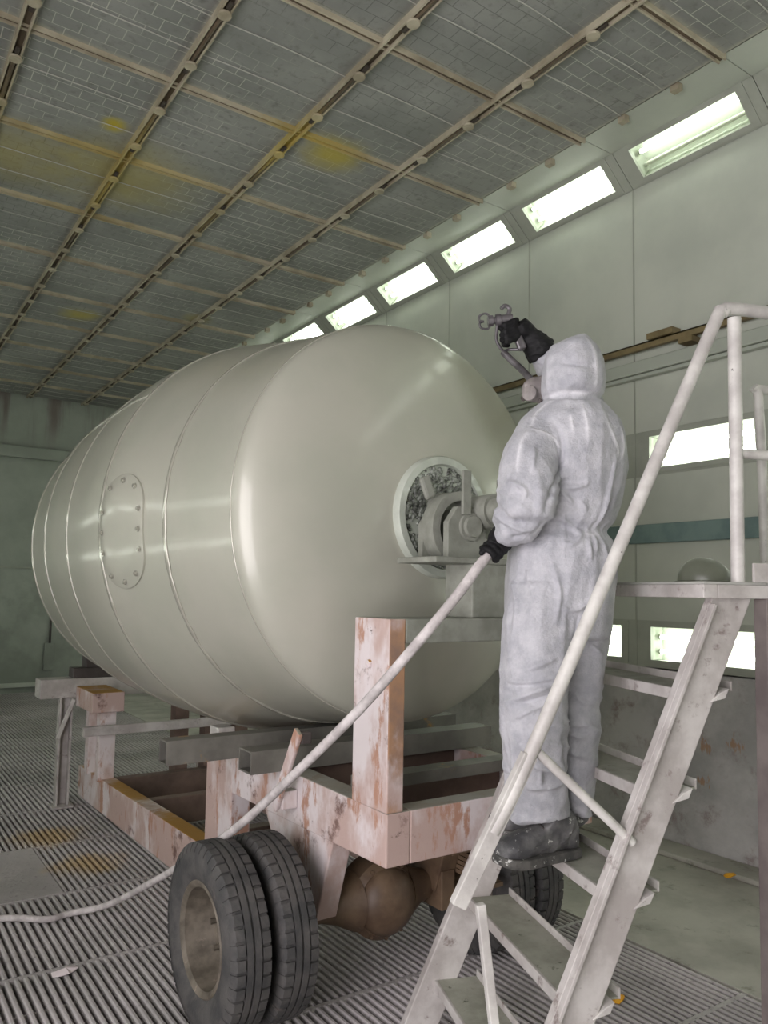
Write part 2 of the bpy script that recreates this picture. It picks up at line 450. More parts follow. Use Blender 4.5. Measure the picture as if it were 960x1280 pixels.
# floor: slab + pit + grating panels
slab = MB()
slab.box((3.43, YF, -0.6), (5.2, YB, 0.0))
floor = tag(slab.build('floor', MT['slab']), kind='structure')
pit = MB().box((XL, YF, -0.62), (3.43, YB, -0.5)).build('pit_floor', MT['pit'], floor)
MB().box((4.70, YF, 0.0), (4.95, YB, 0.035)).build('kerb', MT['slab'], floor, bevel=0.012)
GX = [3.42 - 1.13 * i for i in range(0, 6)]
gj = [2.08 + 0.93 * j for j in range(-5, 14)]
gm = MB(); gw, gl = 1.13, 0.93
nb = 29; pitch = gw / nb
for k in range(nb):
    x = pitch * (k + 0.5)
    vs = []; w = 0.0125
    segs = 4
    for q in range(segs + 1):
        y = 0.012 + (gl - 0.024) * q / segs
        jx = random.uniform(-0.0012, 0.0012)
        vs += [(x - w + jx, y, -0.045), (x - w*0.86 + jx, y, -0.006), (x - w*0.4 + jx, y, 0.0), (x + w*0.4 + jx, y, 0.0), (x + w*0.86 + jx, y, -0.006), (x + w + jx, y, -0.045)]
    fs = []
    for q in range(segs):
        for e in range(5):
            a = q*6 + e; fs.append((a, a+1, a+7, a+6))
    gm.add(vs, fs)
gm.box((0, 0, -0.05), (gw, 0.012, -0.002)); gm.box((0, gl-0.012, -0.05), (gw, gl, -0.002))
gm.box((0, gl*0.33, -0.05), (gw, gl*0.33+0.008, -0.02)); gm.box((0, gl*0.66, -0.05), (gw, gl*0.66+0.008, -0.02))
gmesh = gm.mesh('grating_panel', MT['grate'], smooth=True)
pm = MB().box((0, 0, -0.03), (gw, gl - 0.01, 0.002))
plate_mesh = pm.mesh('cover_plate', MT['grate'])
for x in GX[:5]:
    for j, y in enumerate(gj[:-1]):
        xa = x - gw
        if abs(y - 4.87) < 0.02 and xa < 0.5 and xa > -0.7:
            o = inst(plate_mesh, 'cover_plate', (xa, y, 0), floor)
        else:
            o = inst(gmesh, 'grating_panel', (xa, y, 0), floor)

# walls
wall_r = MB()
wall_r.box((5.12, YF, 0.0), (5.3, YB, 5.6))
wall_right = tag(wall_r.build('wall_right', MT['wall']), kind='structure')
MB().box((XW, YF, 0.0), (5.12, YB, 1.225)).build('plinth', MT['concrete'], wall_right, bevel=0.01)
for j in range(len(seams) - 1):
    a, b = seams[j] + 0.003, seams[j+1] - 0.003
    MB().box((XW, a, 1.577), (XW + 0.02, b, 2.653)).build('wall_panel', MT['wall'], wall_right)
    # upper sheet, slightly dented
    m = MB(); nx, nz = 10, 14; vs = []; fs = []
    for iz in range(nz + 1):
        for iy in range(nx + 1):
            y = a + (b - a) * iy / nx; z = 2.997 + (4.93 - 2.997) * iz / nz
            ed = min(iy, nx - iy, iz, nz - iz)
            dx = 0.010 * noise.noise(Vector((y * 1.9, z * 1.7, 3.1))) if ed > 0 else 0
            vs.append((XW + dx, y, z))
    for iz in range(nz):
        for iy in range(nx):
            q = iz*(nx+1)+iy; fs.append((q, q+nx+1, q+nx+2, q+1))
    m.add(vs, fs).build('wall_panel', MT['wall'], wall_right, smooth='all', recalc=False)
    MB().box((4.36, a, 5.14), (4.69, b, 5.155)).build('cove_panel', MT['wall'], wall_right)
# seam bead between bays
for y in seams[1:-1]:
    MB().beam((XW - 0.002, y, 1.24), (XW - 0.002, y, 4.93), 0.012, 0.008, up=(1,0,0)).build('seam_strip', MT['fixture'], wall_right)
tag(MB().box((XW - 0.05, YF, 2.147), (XW - 0.001, YB, 2.287)).build('trim_1', MT['teal'], bevel=0.008), kind='structure')
wall_back = tag(MB().box((XL - 0.2, YB, -0.6), (5.3, YB + 0.2, 5.6)).build('wall_back', MT['wall_back']), kind='structure')
MB().box((XL, YB - 0.10, 4.0), (XW, YB, 4.2)).build('ledge', MT['wall_back'], wall_back, bevel=0.01)
MB().box((XL, YB - 0.03, 2.06), (XW, YB, 2.085)).build('rail_strip', MT['fixture'], wall_back)
MB().box((XL, YB - 0.02, 0.0), (XW, YB, 2.05)).build('lower_panel', MT['wall_back'], wall_back)
MB().box((XL, YB - 0.06, 0.0), (XW, YB - 0.021, 0.07)).build('skirting', MT['wall'], wall_back)
p = CAM + (FW + RX*((63-480)/F_PX) - UY*((790-CY_PX)/F_PX)) * 1.0
d = p - CAM; t_ = (YB - 0.05 - CAM.y) / d.y; cx = (CAM + d * t_).x
MB().tube([(cx, YB-0.05, 0.3), (cx, YB-0.05, 1.25)], 0.018, 8).build('conduit', MT['dark_steel'], wall_back)
MB().box((cx-0.09, YB-0.07, 0.28), (cx+0.09, YB-0.021, 0.75)).build('switch_box', MT['wall_back'], wall_back)
wl = MB()
wl.box((XL - 0.4, YF, -0.6), (XL - 0.2, DOOR_Y0, 5.6)); wl.box((XL - 0.4, DOOR_Y1, -0.6), (XL - 0.2, YB, 5.6)); wl.box((XL - 0.4, DOOR_Y0, DOOR_Z), (XL - 0.2, DOOR_Y1, 5.6)); wl.box((XL - 0.4, DOOR_Y0, -0.6), (XL - 0.2, DOOR_Y1, 0.0))
wall_left = tag(wl.build('wall_left', MT['wall']), kind='structure')
for (ya, yb) in ((YF, DOOR_Y0), (DOOR_Y1, YB)):
    MB().box((XL - 0.2, ya, -0.6), (XL, yb, 1.225)).build('plinth', MT['concrete'], wall_left)
    for (za, zb) in ((1.577, 2.653), (2.997, 5.13)):
        MB().box((XL - 0.02, ya, za), (XL, yb, zb)).build('wall_panel', MT['wall'], wall_left)
MB().box((XL - 0.02, DOOR_Y0, DOOR_Z), (XL, DOOR_Y1, 5.13)).build('wall_panel', MT['wall'], wall_left)
wall_front = tag(MB().box((XL - 0.2, YF - 0.2, -0.6), (5.3, YF, 5.6)).build('wall_front', MT['wall']), kind='structure')
roof = MB().box((XL - 0.4, YF - 0.2, 5.5), (5.3, YB + 0.2, 5.6))

# ceiling
ceiling = tag(roof.build('ceiling', MT['wall']), kind='structure')
CX = [0.7188 + 0.928 * k for k in range(-3, 4)]
cols = [(XL, CX[0])] + list(zip(CX[:-1], CX[1:])) + [(CX[-1], 4.364)]
rows = list(zip(seams[:-1], seams[1:]))
cache = {}
def panel_mesh(w, l):
    key = (round(w, 3), round(l, 3))
    if key in cache: return cache[key]
    m = MB(); nx, ny = 6, 6; vs = []; fs = []
    for iy in range(ny + 1):
        for ix in range(nx + 1):
            u, v = ix / nx, iy / ny
            z = -0.014 * math.sin(PI * u) * math.sin(PI * v)
            vs.append((w * u, l * v, z))
    for iy in range(ny):
        for ix in range(nx):
            q = iy*(nx+1)+ix; fs.append((q, q+nx+1, q+nx+2, q+1))
    m.add(vs, fs)
    me = m.mesh('filter_panel', MT['filter'], smooth='all', recalc=False)
    wm = MB()
    for v in (0.36, 0.68):
        pts = [(w * u, l * (v - 0.03 * math.sin(PI * u)), -0.016 * math.sin(PI * u) - 0.004) for u in [i/8 for i in range(9)]]
        wm.tube(pts, 0.0038, 5)
    wme = wm.mesh('retaining_wire', MT['wire'])
    cache[key] = (me, wme); return cache[key]
for (xa, xb) in cols:
    for (ya, yb) in rows:
        me, wme = panel_mesh(xb - xa - 0.05, yb - ya - 0.04)
        o = inst(me, 'filter_panel', (xa + 0.025, ya + 0.02, ZC), ceiling)
        if yb > 2 and xb > 0: inst(wme, 'retaining_wire', (xa + 0.025, ya + 0.02, ZC), o)
# long channels with clips
chm = MB()
L = YB - YF
for s in (-1, 1):
    chm.box((s*0.029 - 0.006, 0, -0.045), (s*0.029 + 0.006, L, 0.02))
chan_mesh = chm.mesh('channel', MT['chan'])
grm = MB().box((-0.022, 0, -0.02), (0.022, L, 0.02)).mesh('channel_groove', MT['groove'])
rod = MB().tube([(0, 0, -0.036), (0, BAY*0.44, -0.036)], 0.014, 8).mesh('clamp_rod', MT['groove'], smooth=True)
cl = MB(); cl.lathe([(0.0, 0.0), (0.0, 0.040), (0.012, 0.043), (0.018, 0.038), (0.018, 0.0)], (0, 0, -0.064), (0,0,1), 14)
clip_mesh = cl.mesh('clip', MT['chan'], smooth=True)
hole = MB().box((-0.012, -0.03, -0.049), (0.012, 0.03, -0.038)).mesh('clip_slot', MT['black'])
for x in CX:
    c = inst(chan_mesh, 'channel', (x, YF, ZC), ceiling)
    inst(grm, 'channel_groove', (x, YF, ZC), c)
    if x < 0.6: continue
    for (ya, yb) in rows:
        if ya < 0.4: continue
        inst(rod, 'clamp_rod', (x, ya + (yb-ya)*0.28, ZC), c)
        for f, sgn in ((0.26, -1), (0.74, 1)):
            y = ya + (yb - ya) * f
            inst(clip_mesh, 'clip', (x, y, ZC), c)
            inst(hole, 'clip_slot', (x, y + sgn*0.075, ZC), c)
# cross channels
W_ = 4.364 - XL
crm = MB()
for s in (-1, 1): crm.box((0, s*0.022 - 0.006, -0.03), (W_, s*0.022 + 0.006, 0.02))
cross_mesh = crm.mesh('cross_channel', MT['chan'])
cgr = MB().box((0, -0.017, -0.014), (W_, 0.017, 0.02)).mesh('cross_groove', MT['groove'])
for y in seams[1:-1]:
    c = inst(cross_mesh, 'cross_channel', (XL, y, ZC), ceiling); inst(cgr, 'cross_groove', (XL, y, ZC), c)
# edge studs
em = MB().box((-0.02, -0.03, -0.035), (0.03, 0.03, 0.01)).mesh('edge_clip', MT['chan'])
for (ya, yb) in rows:
    if ya < 1: continue
    for f in (0.3, 0.68): inst(em, 'edge_clip', (4.372, ya + (yb-ya)*f, ZC), ceiling)

# lamp boxes: local x = out of the wall is -x, y along, z up the frame
FH, FLEN = 0.342, BAY - 0.006
gy0, gy1, gz0, gz1 = 0.13, FLEN - 0.13, 0.055, 0.295
def ring_plate(mb, y0, y1, z0, z1, hy0, hy1, hz0, hz1, x0, x1):
    mb.box((x0, y0, z0), (x1, y1, hz0)); mb.box((x0, y0, hz1), (x1, y1, z1))
    mb.box((x0, y0, hz0), (x1, hy0, hz1)); mb.box((x0, hy1, hz0), (x1, y1, hz1))
fm = MB(); ring_plate(fm, 0, FLEN, 0, FH, gy0, gy1, gz0, gz1, 0.0, 0.02)
F_plate = fm.mesh('frame_plate', MT['fixture'])
fm = MB(); ring_plate(fm, gy0-0.06, gy1+0.06, gz0-0.038, gz1+0.038, gy0, gy1, gz0, gz1, -0.010, 0.0)
F_bezel = fm.mesh('bezel', MT['fixture'])
fm = MB()
fm.box((0.135, gy0-0.01, gz0-0.01), (0.14, gy1+0.01, gz1+0.01))
fm.box((0.02, gy0-0.01, gz0-0.012), (0.14, gy1+0.01, gz0-0.004)); fm.box((0.02, gy0-0.01, gz1+0.004), (0.14, gy1+0.01, gz1+0.012))
fm.box((0.02, gy0-0.012, gz0), (0.14, gy0-0.004, gz1)); fm.box((0.02, gy1+0.004, gz0), (0.14, gy1+0.012, gz1))
F_house = fm.mesh('reflector', MT['reflector'])
def tube_mesh(z, mat):
    return MB().tube([(0.075, gy0+0.03, z), (0.075, gy1-0.03, z)], 0.016, 10).mesh('lamp_tube', mat, smooth=True)
F_t1 = tube_mesh(gz1 - 0.075, MT['tube_lit']); F_t2 = tube_mesh(gz0 + 0.06, MT['tube_lit']); F_t2d = tube_mesh(gz0 + 0.06, MT['tube_dead'])
F_pane = MB().add([(0.006, gy0, gz0), (0.006, gy1, gz0), (0.006, gy1, gz1), (0.006, gy0, gz1)], [(0,1,2,3)]).mesh('glass_pane', MT['pane'], recalc=False)
F_cap = MB().tube([(0.075, 0, 0), (0.075, 0.018, 0)], 0.02, 8).mesh('lamp_holder', MT['fixture'])
def fixture(name, loc, rot, label, group, dead=False, seen=True):
    t = thing(name, loc, label, 'light', group); t.rotation_euler = rot
    parts = [(F_plate, 'frame_plate'), (F_bezel, 'bezel'), (F_house, 'reflector'), (F_t1, 'lamp_tube'), (F_t2d if dead else F_t2, 'lamp_tube')]
    if seen: parts += [(F_pane, 'glass_pane')]
    if seen and 2.0 < loc[1] < 9.5:
        for hy in (gy0 + 0.012, gy1 - 0.03):
            for hz in (gz1 - 0.075, gz0 + 0.06):
                o = bpy.data.objects.new('lamp_holder', F_cap); COL.objects.link(o); o.parent = t; o.location = (0, hy, hz)
    for me, n in parts:
        o = bpy.data.objects.new(n, me); COL.objects.link(o); o.parent = t
    return t
slope = math.atan2(4.95 - 4.69, 5.155 - 4.935)
for j in range(len(seams) - 1):
    y = seams[j] + 0.003
    if j == len(seams) - 2: continue
    seen = y > 0.3
    dead = abs(y - (Y0 - BAY)) < 0.02
    n_ = round((y - (Y0 - BAY)) / BAY)
    way = 'past' if n_ > 0 else 'before'
    nth = ['', 'first', 'second', 'third', 'fourth', 'fifth', 'sixth', 'seventh', 'eighth', 'ninth', 'tenth', 'eleventh', 'twelfth'][abs(n_)]
    if dead: fixture('cove_light', (4.95, y, 4.932), (0, -slope, 0), 'sloping lamp box in the cove with one tube unlit', None, True)
    else: fixture('cove_light' if y > 1.5 else 'cove_light_offscreen', (4.95, y, 4.932), (0, -slope, 0), f'lit sloping cove lamp box, {nth} one {way} the half-lit cove lamp', 'lit lamp boxes along the sloping cove', False, seen)
    under = 'below the half-lit cove lamp' if dead else f'below the {nth} cove lamp {way} the half-lit one'
    fixture('wall_light' if y > 1.6 else 'wall_light_offscreen', (XW, y, 2.654), (0, 0, 0), f'teal-strip lamp box {under}', 'lamp boxes above the teal wall strip', False, seen)
    fixture('wall_light' if y > 1.6 else 'wall_light_offscreen', (XW, y, 1.2355), (0, 0, 0), f'plinth-top lamp box {under}', 'lamp boxes above the concrete plinth', False, seen)
    yl = y + BAY - 0.006
    if DOOR_Y0 - BAY < y < DOOR_Y1: continue
    for z in (2.654, 1.2355):
        fixture('wall_light_offscreen', (XL, yl, z), (0, 0, PI), 'lamp box in the booth wall facing the tank from its manhole side', 'lamp boxes on the opposite wall', False, False)
# rail and duct on the right wall
pr = thing('wall_rail', (4.9, 6.0, 3.63), 'brown steel rail on brackets running along the pale green wall', 'rail')
pm = MB(); pm.box((4.86, YF+0.05, 3.605), (4.90, YB-0.05, 3.655)); pm.box((4.86, YF+0.05, 3.645), (4.93, YB-0.05, 3.655))
pm.build('bar', MT['brown_rail'], pr)
for y in (3.35, 5.7, 8.0, 10.4):
    b = MB(); b.box((4.84, y-0.09, 3.56), (4.95, y+0.02, 3.60)); b.box((4.90, y-0.06, 3.60), (4.95, y, 3.64)); b.box((4.83, y+0.06, 3.655), (4.93, y+0.28, 3.70))
    b.build('bracket', MT['brown_rail'], pr)
du = thing('cable_duct', (4.9, 6.0, 3.45), 'pale grey duct fixed to the wall below the brown rail', 'duct')
MB().box((4.865, YF+0.05, 3.43), (4.932, YB-0.05, 3.53)).build('cover', MT['duct'], du, bevel=0.01)
MB().box((4.885, YF+0.05, 3.40), (4.932, YB-0.05, 3.425)).build('base_channel', MT['duct'], du)

# ------------------------------------------------------------------ the tank
tank = thing('storage_tank', (2.1, 4.5, 0.97), 'large barrel-shaped steel tank being sprayed pale grey, on the trailer frame', 'tank')
def interp(a):
    P = list(zip(T_POS, T_RAD))
    i = max(k for k in range(len(P)-1) if P[k][0] <= a + 1e-9)
    x0, r0 = P[i]; x1, r1 = P[i+1]; t = (a - x0) / (x1 - x0)
    def sl(k):
        if k <= 0 or k >= len(P)-1:
            q = 0 if k <= 0 else len(P)-2
            return (P[q+1][1]-P[q][1])/(P[q+1][0]-P[q][0])
        return (P[k+1][1]-P[k-1][1])/(P[k+1][0]-P[k-1][0])
    h = x1 - x0; m0, m1 = sl(i)*h, sl(i+1)*h
    return (2*t**3-3*t**2+1)*r0 + (t**3-2*t**2+t)*m0 + (-2*t**3+3*t**2)*r1 + (t**3-t**2)*m1
prof = [(a, interp(a)) for a in np.linspace(0, T_POS[-1], 40)]
MB().lathe(prof, TP, TA, 128).build('shell', MT['tank_shell'], tank, smooth='all')
hp = []
for i in range(25):
    u = i / 24 * PI / 2
    hp.append((-H1 * math.sin(u), T_RAD[0] * max(1e-4, math.cos(u)) ** (2 / 1.83)))
MB().lathe(hp, TP, TA, 128).build('near_head', MT['tank_head'], tank, smooth='all')
hp = []
for i in range(20):
    u = i / 19 * PI / 2
    hp.append((T_POS[-1] + H2 * math.sin(u), T_RAD[-1] * max(1e-4, math.cos(u))))
MB().lathe(hp, TP, TA, 96).build('far_head', MT['tank_shell'], tank, smooth='all')
for k, a in enumerate(T_POS):
    m = MB(); n = 160; mm = 8
    R0 = T_RAD[k]; rw, rh = ((0.005, 0.004), (0.019, 0.007), (0.019, 0.007), (0.014, 0.006), (0.012, 0.006), (0.008, 0.006))[k]
    for q in range(n):
        th = 2*PI*q/n
        wob = 0.0035 * noise.noise(Vector((math.cos(th)*6, math.sin(th)*6, k*3.3)))
        w2 = rw * (1 + 0.7 * noise.noise(Vector((math.cos(th)*14, math.sin(th)*14, k*5.1))))
        e = TS * math.cos(th) + TT * math.sin(th)
        for c in range(mm):
            ph = 2*PI*c/mm
            m.v.append(TP + TA * (a + wob + w2*math.cos(ph)) + e * (R0 + rh*math.sin(ph)))
    for q in range(n):
        for c in range(mm):
            m.f.append([q*mm+c, q*mm+(c+1)%mm, ((q+1)%n)*mm+(c+1)%mm, ((q+1)%n)*mm+c])
    m.build('weld_seam', MT['weld'], tank, smooth='all')
# longitudinal weld near the far top
m = MB(); pts = []
for a in np.linspace(1.071, 2.76, 14):
    th = math.radians(142); r = interp(a)
    pts.append(TP + TA*a + (TS*math.cos(th) + TT*math.sin(th))*(r+0.001))
m.tube(pts, 0.008, 8).build('weld_seam', MT['weld'], tank, smooth='all')
# manhole cover: a conforming oval plate with bolts
def on_shell(a, th, lift):
    return TP + TA*a + (TS*math.cos(th) + TT*math.sin(th))*(interp(a) + lift)
ma, mth, ha, hth = 0.865, math.radians(183.0), 0.185, 0.245
def stad(t, k=1.0):
    """stadium outline in (a, arc)"""
    hy = 0.285; r = ha
    c, s = math.cos(t), math.sin(t)
    return (ma + r*k*c, ((hy - r) * (1 if s > 0 else -1) * min(1, abs(s)*6) + r*k*s) / 1.1)
m = MB(); n = 56
rings = [(1.0, 0.0), (1.0, 0.009), (0.97, 0.012), (0.6, 0.013), (0.25, 0.013)]
for k, lift in rings:
    for q in range(n):
        a, arc = stad(2*PI*q/n, 1.0)
        a = ma + (a - ma)*k; arc = arc*k
        m.v.append(on_shell(a, mth + arc, lift))
for r in range(len(rings)-1):
    for q in range(n):
        m.f.append([r*n+q, r*n+(q+1)%n, (r+1)*n+(q+1)%n, (r+1)*n+q])
m.f.append([(len(rings)-1)*n+q for q in range(n)])
cover = m.build('manhole_cover', MT['tank_shell'], tank, smooth=True)
for da_, dz_ in [(sx*0.158, z_) for sx in (-1, 1) for z_ in (-0.10, 0.0, 0.10)] + [(sx*0.105, sz*0.215) for sx in (-1, 1) for sz in (-1, 1)] + [(0, 0.25), (0, -0.25)]:
    a = ma + da_; arc = dz_/1.1
    P = on_shell(a, mth+arc, 0.012); nrm = (TS*math.cos(mth+arc) + TT*math.sin(mth+arc))
    b = MB(); b.lathe([(0, 0.016), (0.003, 0.016), (0.003, 0.010), (0.012, 0.010), (0.012, 0.0005)], P, nrm, 6)
    b.build('bolt', MT['weld'], cover)
# trunnion flange on the near head
FC = POLE - TA*0.0
fl = MB()
fl.lathe([(0.06, 0.285), (-0.012, 0.285), (-0.026, 0.278), (-0.026, 0.245), (-0.008, 0.238), (-0.004, 0.0005)], FC, TA, 64)
flange = fl.build('flange', MT['flange'], tank, smooth=True)
cr = MB(); rnd = random.Random(3)
for q in range(1500):
    r = 0.235 * math.sqrt(rnd.random()); th = rnd.uniform(0, 2*PI)
    x, z = r*math.cos(th), r*math.sin(th)
    if z < -0.02 and x < -0.15 and rnd.random() < 0.75: continue
    if z > 0.19 or (x < -0.1 and z > 0.12): 
        if rnd.random() < 0.6: continue
    s = rnd.uniform(0.006, 0.014)
    cr.ball(FC - TA*0.008 + TS*x + TT*z, s, (1, 0.9, 1), 6, 4)
tag(cr.build('paint_crust', MT['crust'], flange, smooth='all'), kind='stuff')
sh = MB(); sh.lathe([(0.0, 0.12), (-0.05, 0.10), (-0.05, 0.07), (-0.20, 0.07), (-0.20, 0.075), (-0.34, 0.075), (-0.34, 0.06), (-0.46, 0.06), (-0.46, 0.03)], POLE, TA, 32)
sh.build('trunnion_shaft', MT['bearing'], tank, smooth=True)

# ------------------------------------------------------------------ trailer frame
FX0, FX1, FY0 = 1.725, 2.86, 2.46
tr = thing('trailer_frame', (2.29, 3.1, 0.0), 'rusty overspray-covered trailer frame with dual wheels carrying the tank', 'trailer')
fr = MT['frame']; BV = 0.006
def part(mb, name, mat=fr, bevel=BV, parent=tr, smooth=False): return mb.build(name, mat, parent, smooth=smooth, bevel=bevel)
bw = 0.11
# upper side rails (rise a little to the rear) and front cross beam
for x in (FX0, FX1 - bw):
    part(MB().prism([(x, FY0, 0.727), (x, FY0, 0.925), (x, 3.86, 0.942), (x, 3.86, 0.704)], (1,0,0), bw), 'side_rail', MT['frame_up'])
part(MB().box((FX0 + bw, FY0, 0.727), (FX1 - bw, FY0 + 0.10, 0.925)), 'front_beam', MT['frame_up'])
part(MB().box((FX0 + bw, 3.30, 0.76), (FX1 - bw, 3.40, 0.92)), 'cross_member', MT['dark_beam'])
part(MB().box((FX0 + bw, 2.95, 0.74), (FX1 - bw, 3.02, 0.90)), 'cross_member', MT['dark_beam'])
part(MB().box((FX0 + bw, 4.08, 0.72), (FX1 - bw, 4.18, 0.92)), 'cross_member', MT['dark_beam'])
# front portal
part(MB().box((FX0 - 0.002, FY0 - 0.001, 0.925), (FX0 + 0.075, FY0 + 0.245, 1.65)), 'portal_post', MT['frame_post'])
part(MB().box((FX1 - 0.075, FY0 - 0.001, 0.925), (FX1 + 0.002, FY0 + 0.245, 1.65)), 'portal_post', MT['frame_post'])
part(MB().box((FX0 + 0.075, FY0, 1.555), (FX1 - 0.075, FY0 + 0.24, 1.65)), 'portal_beam', MT['bearing'])
b = MB(); b.lathe([(0, 0.018), (0.012, 0.016), (0.016, 0.0005)], (FX0 - 0.002, FY0 + 0.13, 1.47), (-1,0,0), 10); part(b, 'bolt', fr, 0)
part(MB().box((2.16, FY0 + 0.03, 1.65), (2.44, FY0 + 0.21, 1.875)), 'bearing_pedestal', MT['bearing'])
part(MB().box((1.965, FY0 + 0.03, 1.875), (2.56, FY0 + 0.30, 1.90)), 'bearing_plate', MT['bearing'])
def upright(y, t, dx=0.0):
    x0, x1 = 2.085 + dx, 2.30 + dx
    poly = [(x0, y, 1.90), (x0, y, 2.05), (x0 + 0.05, y, 2.12), (x1 - 0.05, y, 2.12), (x1 - 0.015, y, 2.07), (x1, y, 1.99), (x1 + 0.07, y, 1.99), (x1 + 0.07, y, 1.90)]
    return MB().prism(poly, (0,1,0), t)
part(upright(2.56, 0.035), 'bearing_cheek', MT['bearing'], 0.004)
part(upright(2.70, 0.03, -0.03), 'bearing_cheek', MT['bearing'], 0.004)
b = MB(); b.lathe([(0, 0.062), (-0.012, 0.060), (-0.012, 0.046), (-0.03, 0.044), (-0.03, 0.0005)], (2.205, 2.56, 2.035), (0,1,0), 28); part(b, 'pivot_boss', MT['bearing'], 0, smooth=True)
b = MB(); b.lathe([(-0.04, 0.165), (0.04, 0.165), (0.04, 0.125), (-0.04, 0.125)], (2.215, 2.66, 2.03), (0,1,0), 40, closed=True); part(b, 'roller_rim', MT['bearing'], 0, smooth=True)
part(MB().box((2.150, 2.540, 2.085), (2.195, 2.556, 2.275)), 'lock_bar', MT['bearing'], 0.003)
b = MB(); b.beam((2.10, 2.70, 2.16), (2.06, 2.70, 2.255), 0.055, 0.026, up=(0,1,0)); part(b, 'lifting_tab', MT['bearing'], 0.012)
b = MB(); b.tube([(2.30, 2.56, 1.95), (2.42, 2.50, 1.99), (2.5, 2.46, 1.96)], 0.012, 8); part(b, 'grease_line', MT['dark_steel'], 0, smooth=True)
b = MB(); b.tube([(2.40, 2.60, 2.12), (2.40, 2.60, 2.26)], 0.006, 6); part(b, 'grease_nipple', MT['bearing'], 0)
# inclined plate strut
part(MB().beam((1.64, 3.00, 1.155), (1.64, 3.205, 0.79), 0.055, 0.02, up=(1,0,0)), 'strut', MT['frame_up'])
part(MB().box((1.65, 3.15, 0.79), (FX0, 3.21, 0.87)), 'strut_bracket', MT['frame_up'])
b = MB(); b.box((1.65, 2.99, 1.10), (1.70, 3.03, 1.15)); part(b, 'strut_lug', MT['dark_steel'])
# drop columns and lower rails to the rear
for x in (FX0, FX1 - bw):
    part(MB().box((x, 3.86, 0.26), (x + 0.11, 4.20, 0.944)), 'drop_column')
    part(MB().prism([(x, 4.2, 0.09), (x, 4.2, 0.345), (x, 6.95, 0.27), (x, 6.95, 0.03)], (1,0,0), bw), 'lower_rail')
part(MB().box((FX0 + 0.01, 4.08, 0.945), (FX0 + 0.11, 4.20, 1.0)), 'packing_block', MT['rail_white'])
for y in (4.6, 5.55, 6.3):
    part(MB().box((FX0 + bw, y, 0.08), (FX1 - bw, y + 0.09, 0.27)), 'cross_member', MT['dark_beam'])
# rear stand
part(MB().box((1.35, 6.72, 0.86), (3.15, 6.92, 1.01)), 'rear_beam', MT['steel'])
part(MB().box((1.62, 6.20, 0.80), (1.86, 6.71, 0.95)), 'rear_cap')
for y in (6.62, 6.30):
    part(MB().box((1.70, y - 0.04, 0.27), (1.82, y + 0.06, 0.80)), 'rear_post')
for x in (2.36, 2.62, 2.90):
    part(MB().box((x, 6.45, 0.02 if x < 2.8 else 0.2), (x + 0.12, 6.57, 0.95)), 'rear_post', MT['dark_beam'])
part(MB().box((1.55, 6.14, 0.64), (3.0, 6.19, 0.71)), 'tie_bar', MT['steel'])
part(MB().box((1.60, 6.74, 1.01), (2.4, 6.9, 1.09)), 'saddle_base', MT['dark_steel'])
part(MB().box((1.70, 6.75, 1.09), (2.4, 6.89, 1.26)), 'saddle', MT['dark_steel'])
b = MB(); b.box((1.50, 6.76, 0.02), (1.60, 6.78, 0.86)); b.box((1.50, 6.70, 0.02), (1.515, 6.76, 0.86)); b.box((1.585, 6.70, 0.02), (1.60, 6.76, 0.86))
lg = part(b, 'prop_leg', MT['steel'], 0.003)
part(MB().box((1.47, 6.66, 0.002), (1.63, 6.82, 0.02)), 'prop_foot', MT['steel'], 0.003, parent=lg)
part(MB().beam((1.49, 6.69, 0.55), (1.60, 6.69, 0.85), 0.02, 0.03), 'prop_gusset', MT['rail_white'], 0.002, parent=lg)
# hangers above the axle
AXY, AXZ, WR = 3.07, 0.37, 0.365
for x, s in ((FX0 + 0.01, 1), (2.37, 1)):
    part(MB().prism([(x, 3.50, 0.72), (x, 2.86, 0.72), (x, 2.98, 0.36), (x, 3.22, 0.36)], (1,0,0), 0.10), 'axle_hanger', fr if x < 2 else MT['axle'])
# axle housing with banjo differential
ax = MB()
ax.tube([(1.60, AXY, AXZ), (1.80, AXY, AXZ), (1.88, AXY, AXZ), (1.97, AXY, AXZ)], 0.06, 18, radii=[0.055, 0.06, 0.085, 0.13])
ax.tube([(2.23, AXY, AXZ), (2.31, AXY, AXZ), (2.40, AXY, AXZ), (2.74, AXY, AXZ)], 0.06, 18, radii=[0.13, 0.085, 0.06, 0.055])
ax.lathe([(-0.09, 0.0005), (-0.09, 0.15), (-0.06, 0.175), (0.06, 0.175), (0.09, 0.15), (0.12, 0.0005)], (2.10, AXY, AXZ), (0,1,0), 36)
axle = part(ax, 'axle_housing', MT['axle'], 0, smooth=True)
b = MB(); b.lathe([(0, 0.145), (-0.02, 0.143), (-0.05, 0.12), (-0.075, 0.08), (-0.085, 0.03), (-0.087, 0.0005)], (2.10, AXY - 0.09, AXZ), (0,1,0), 36); part(b, 'differential_cover', MT['axle'], 0, parent=axle, smooth=True)
for q in range(12):
    t = 2*PI*q/12; b = MB(); b.lathe([(0, 0.009), (-0.012, 0.009), (-0.012, 0.0005)], (2.10 + 0.16*math.cos(t), AXY - 0.078, AXZ + 0.16*math.sin(t)), (0,1,0), 6); part(b, 'cover_bolt', MT['axle'], 0, parent=axle)
part(MB().box((2.38, 2.94, 0.28), (2.46, 3.2, 0.46)), 'spring_clamp', MT['axle'])
b = MB()
for q in range(5): b.box((2.47, 2.70 + 0.03*q, 0.44 + 0.022*q), (2.54, 3.44 - 0.03*q, 0.458 + 0.022*q))
part(b, 'leaf_spring', MT['axle'], 0)
b = MB(); b.box((2.36, 2.84, 0.56), (2.57, 3.1, 0.66)); part(b, 'spring_seat', MT['axle'])
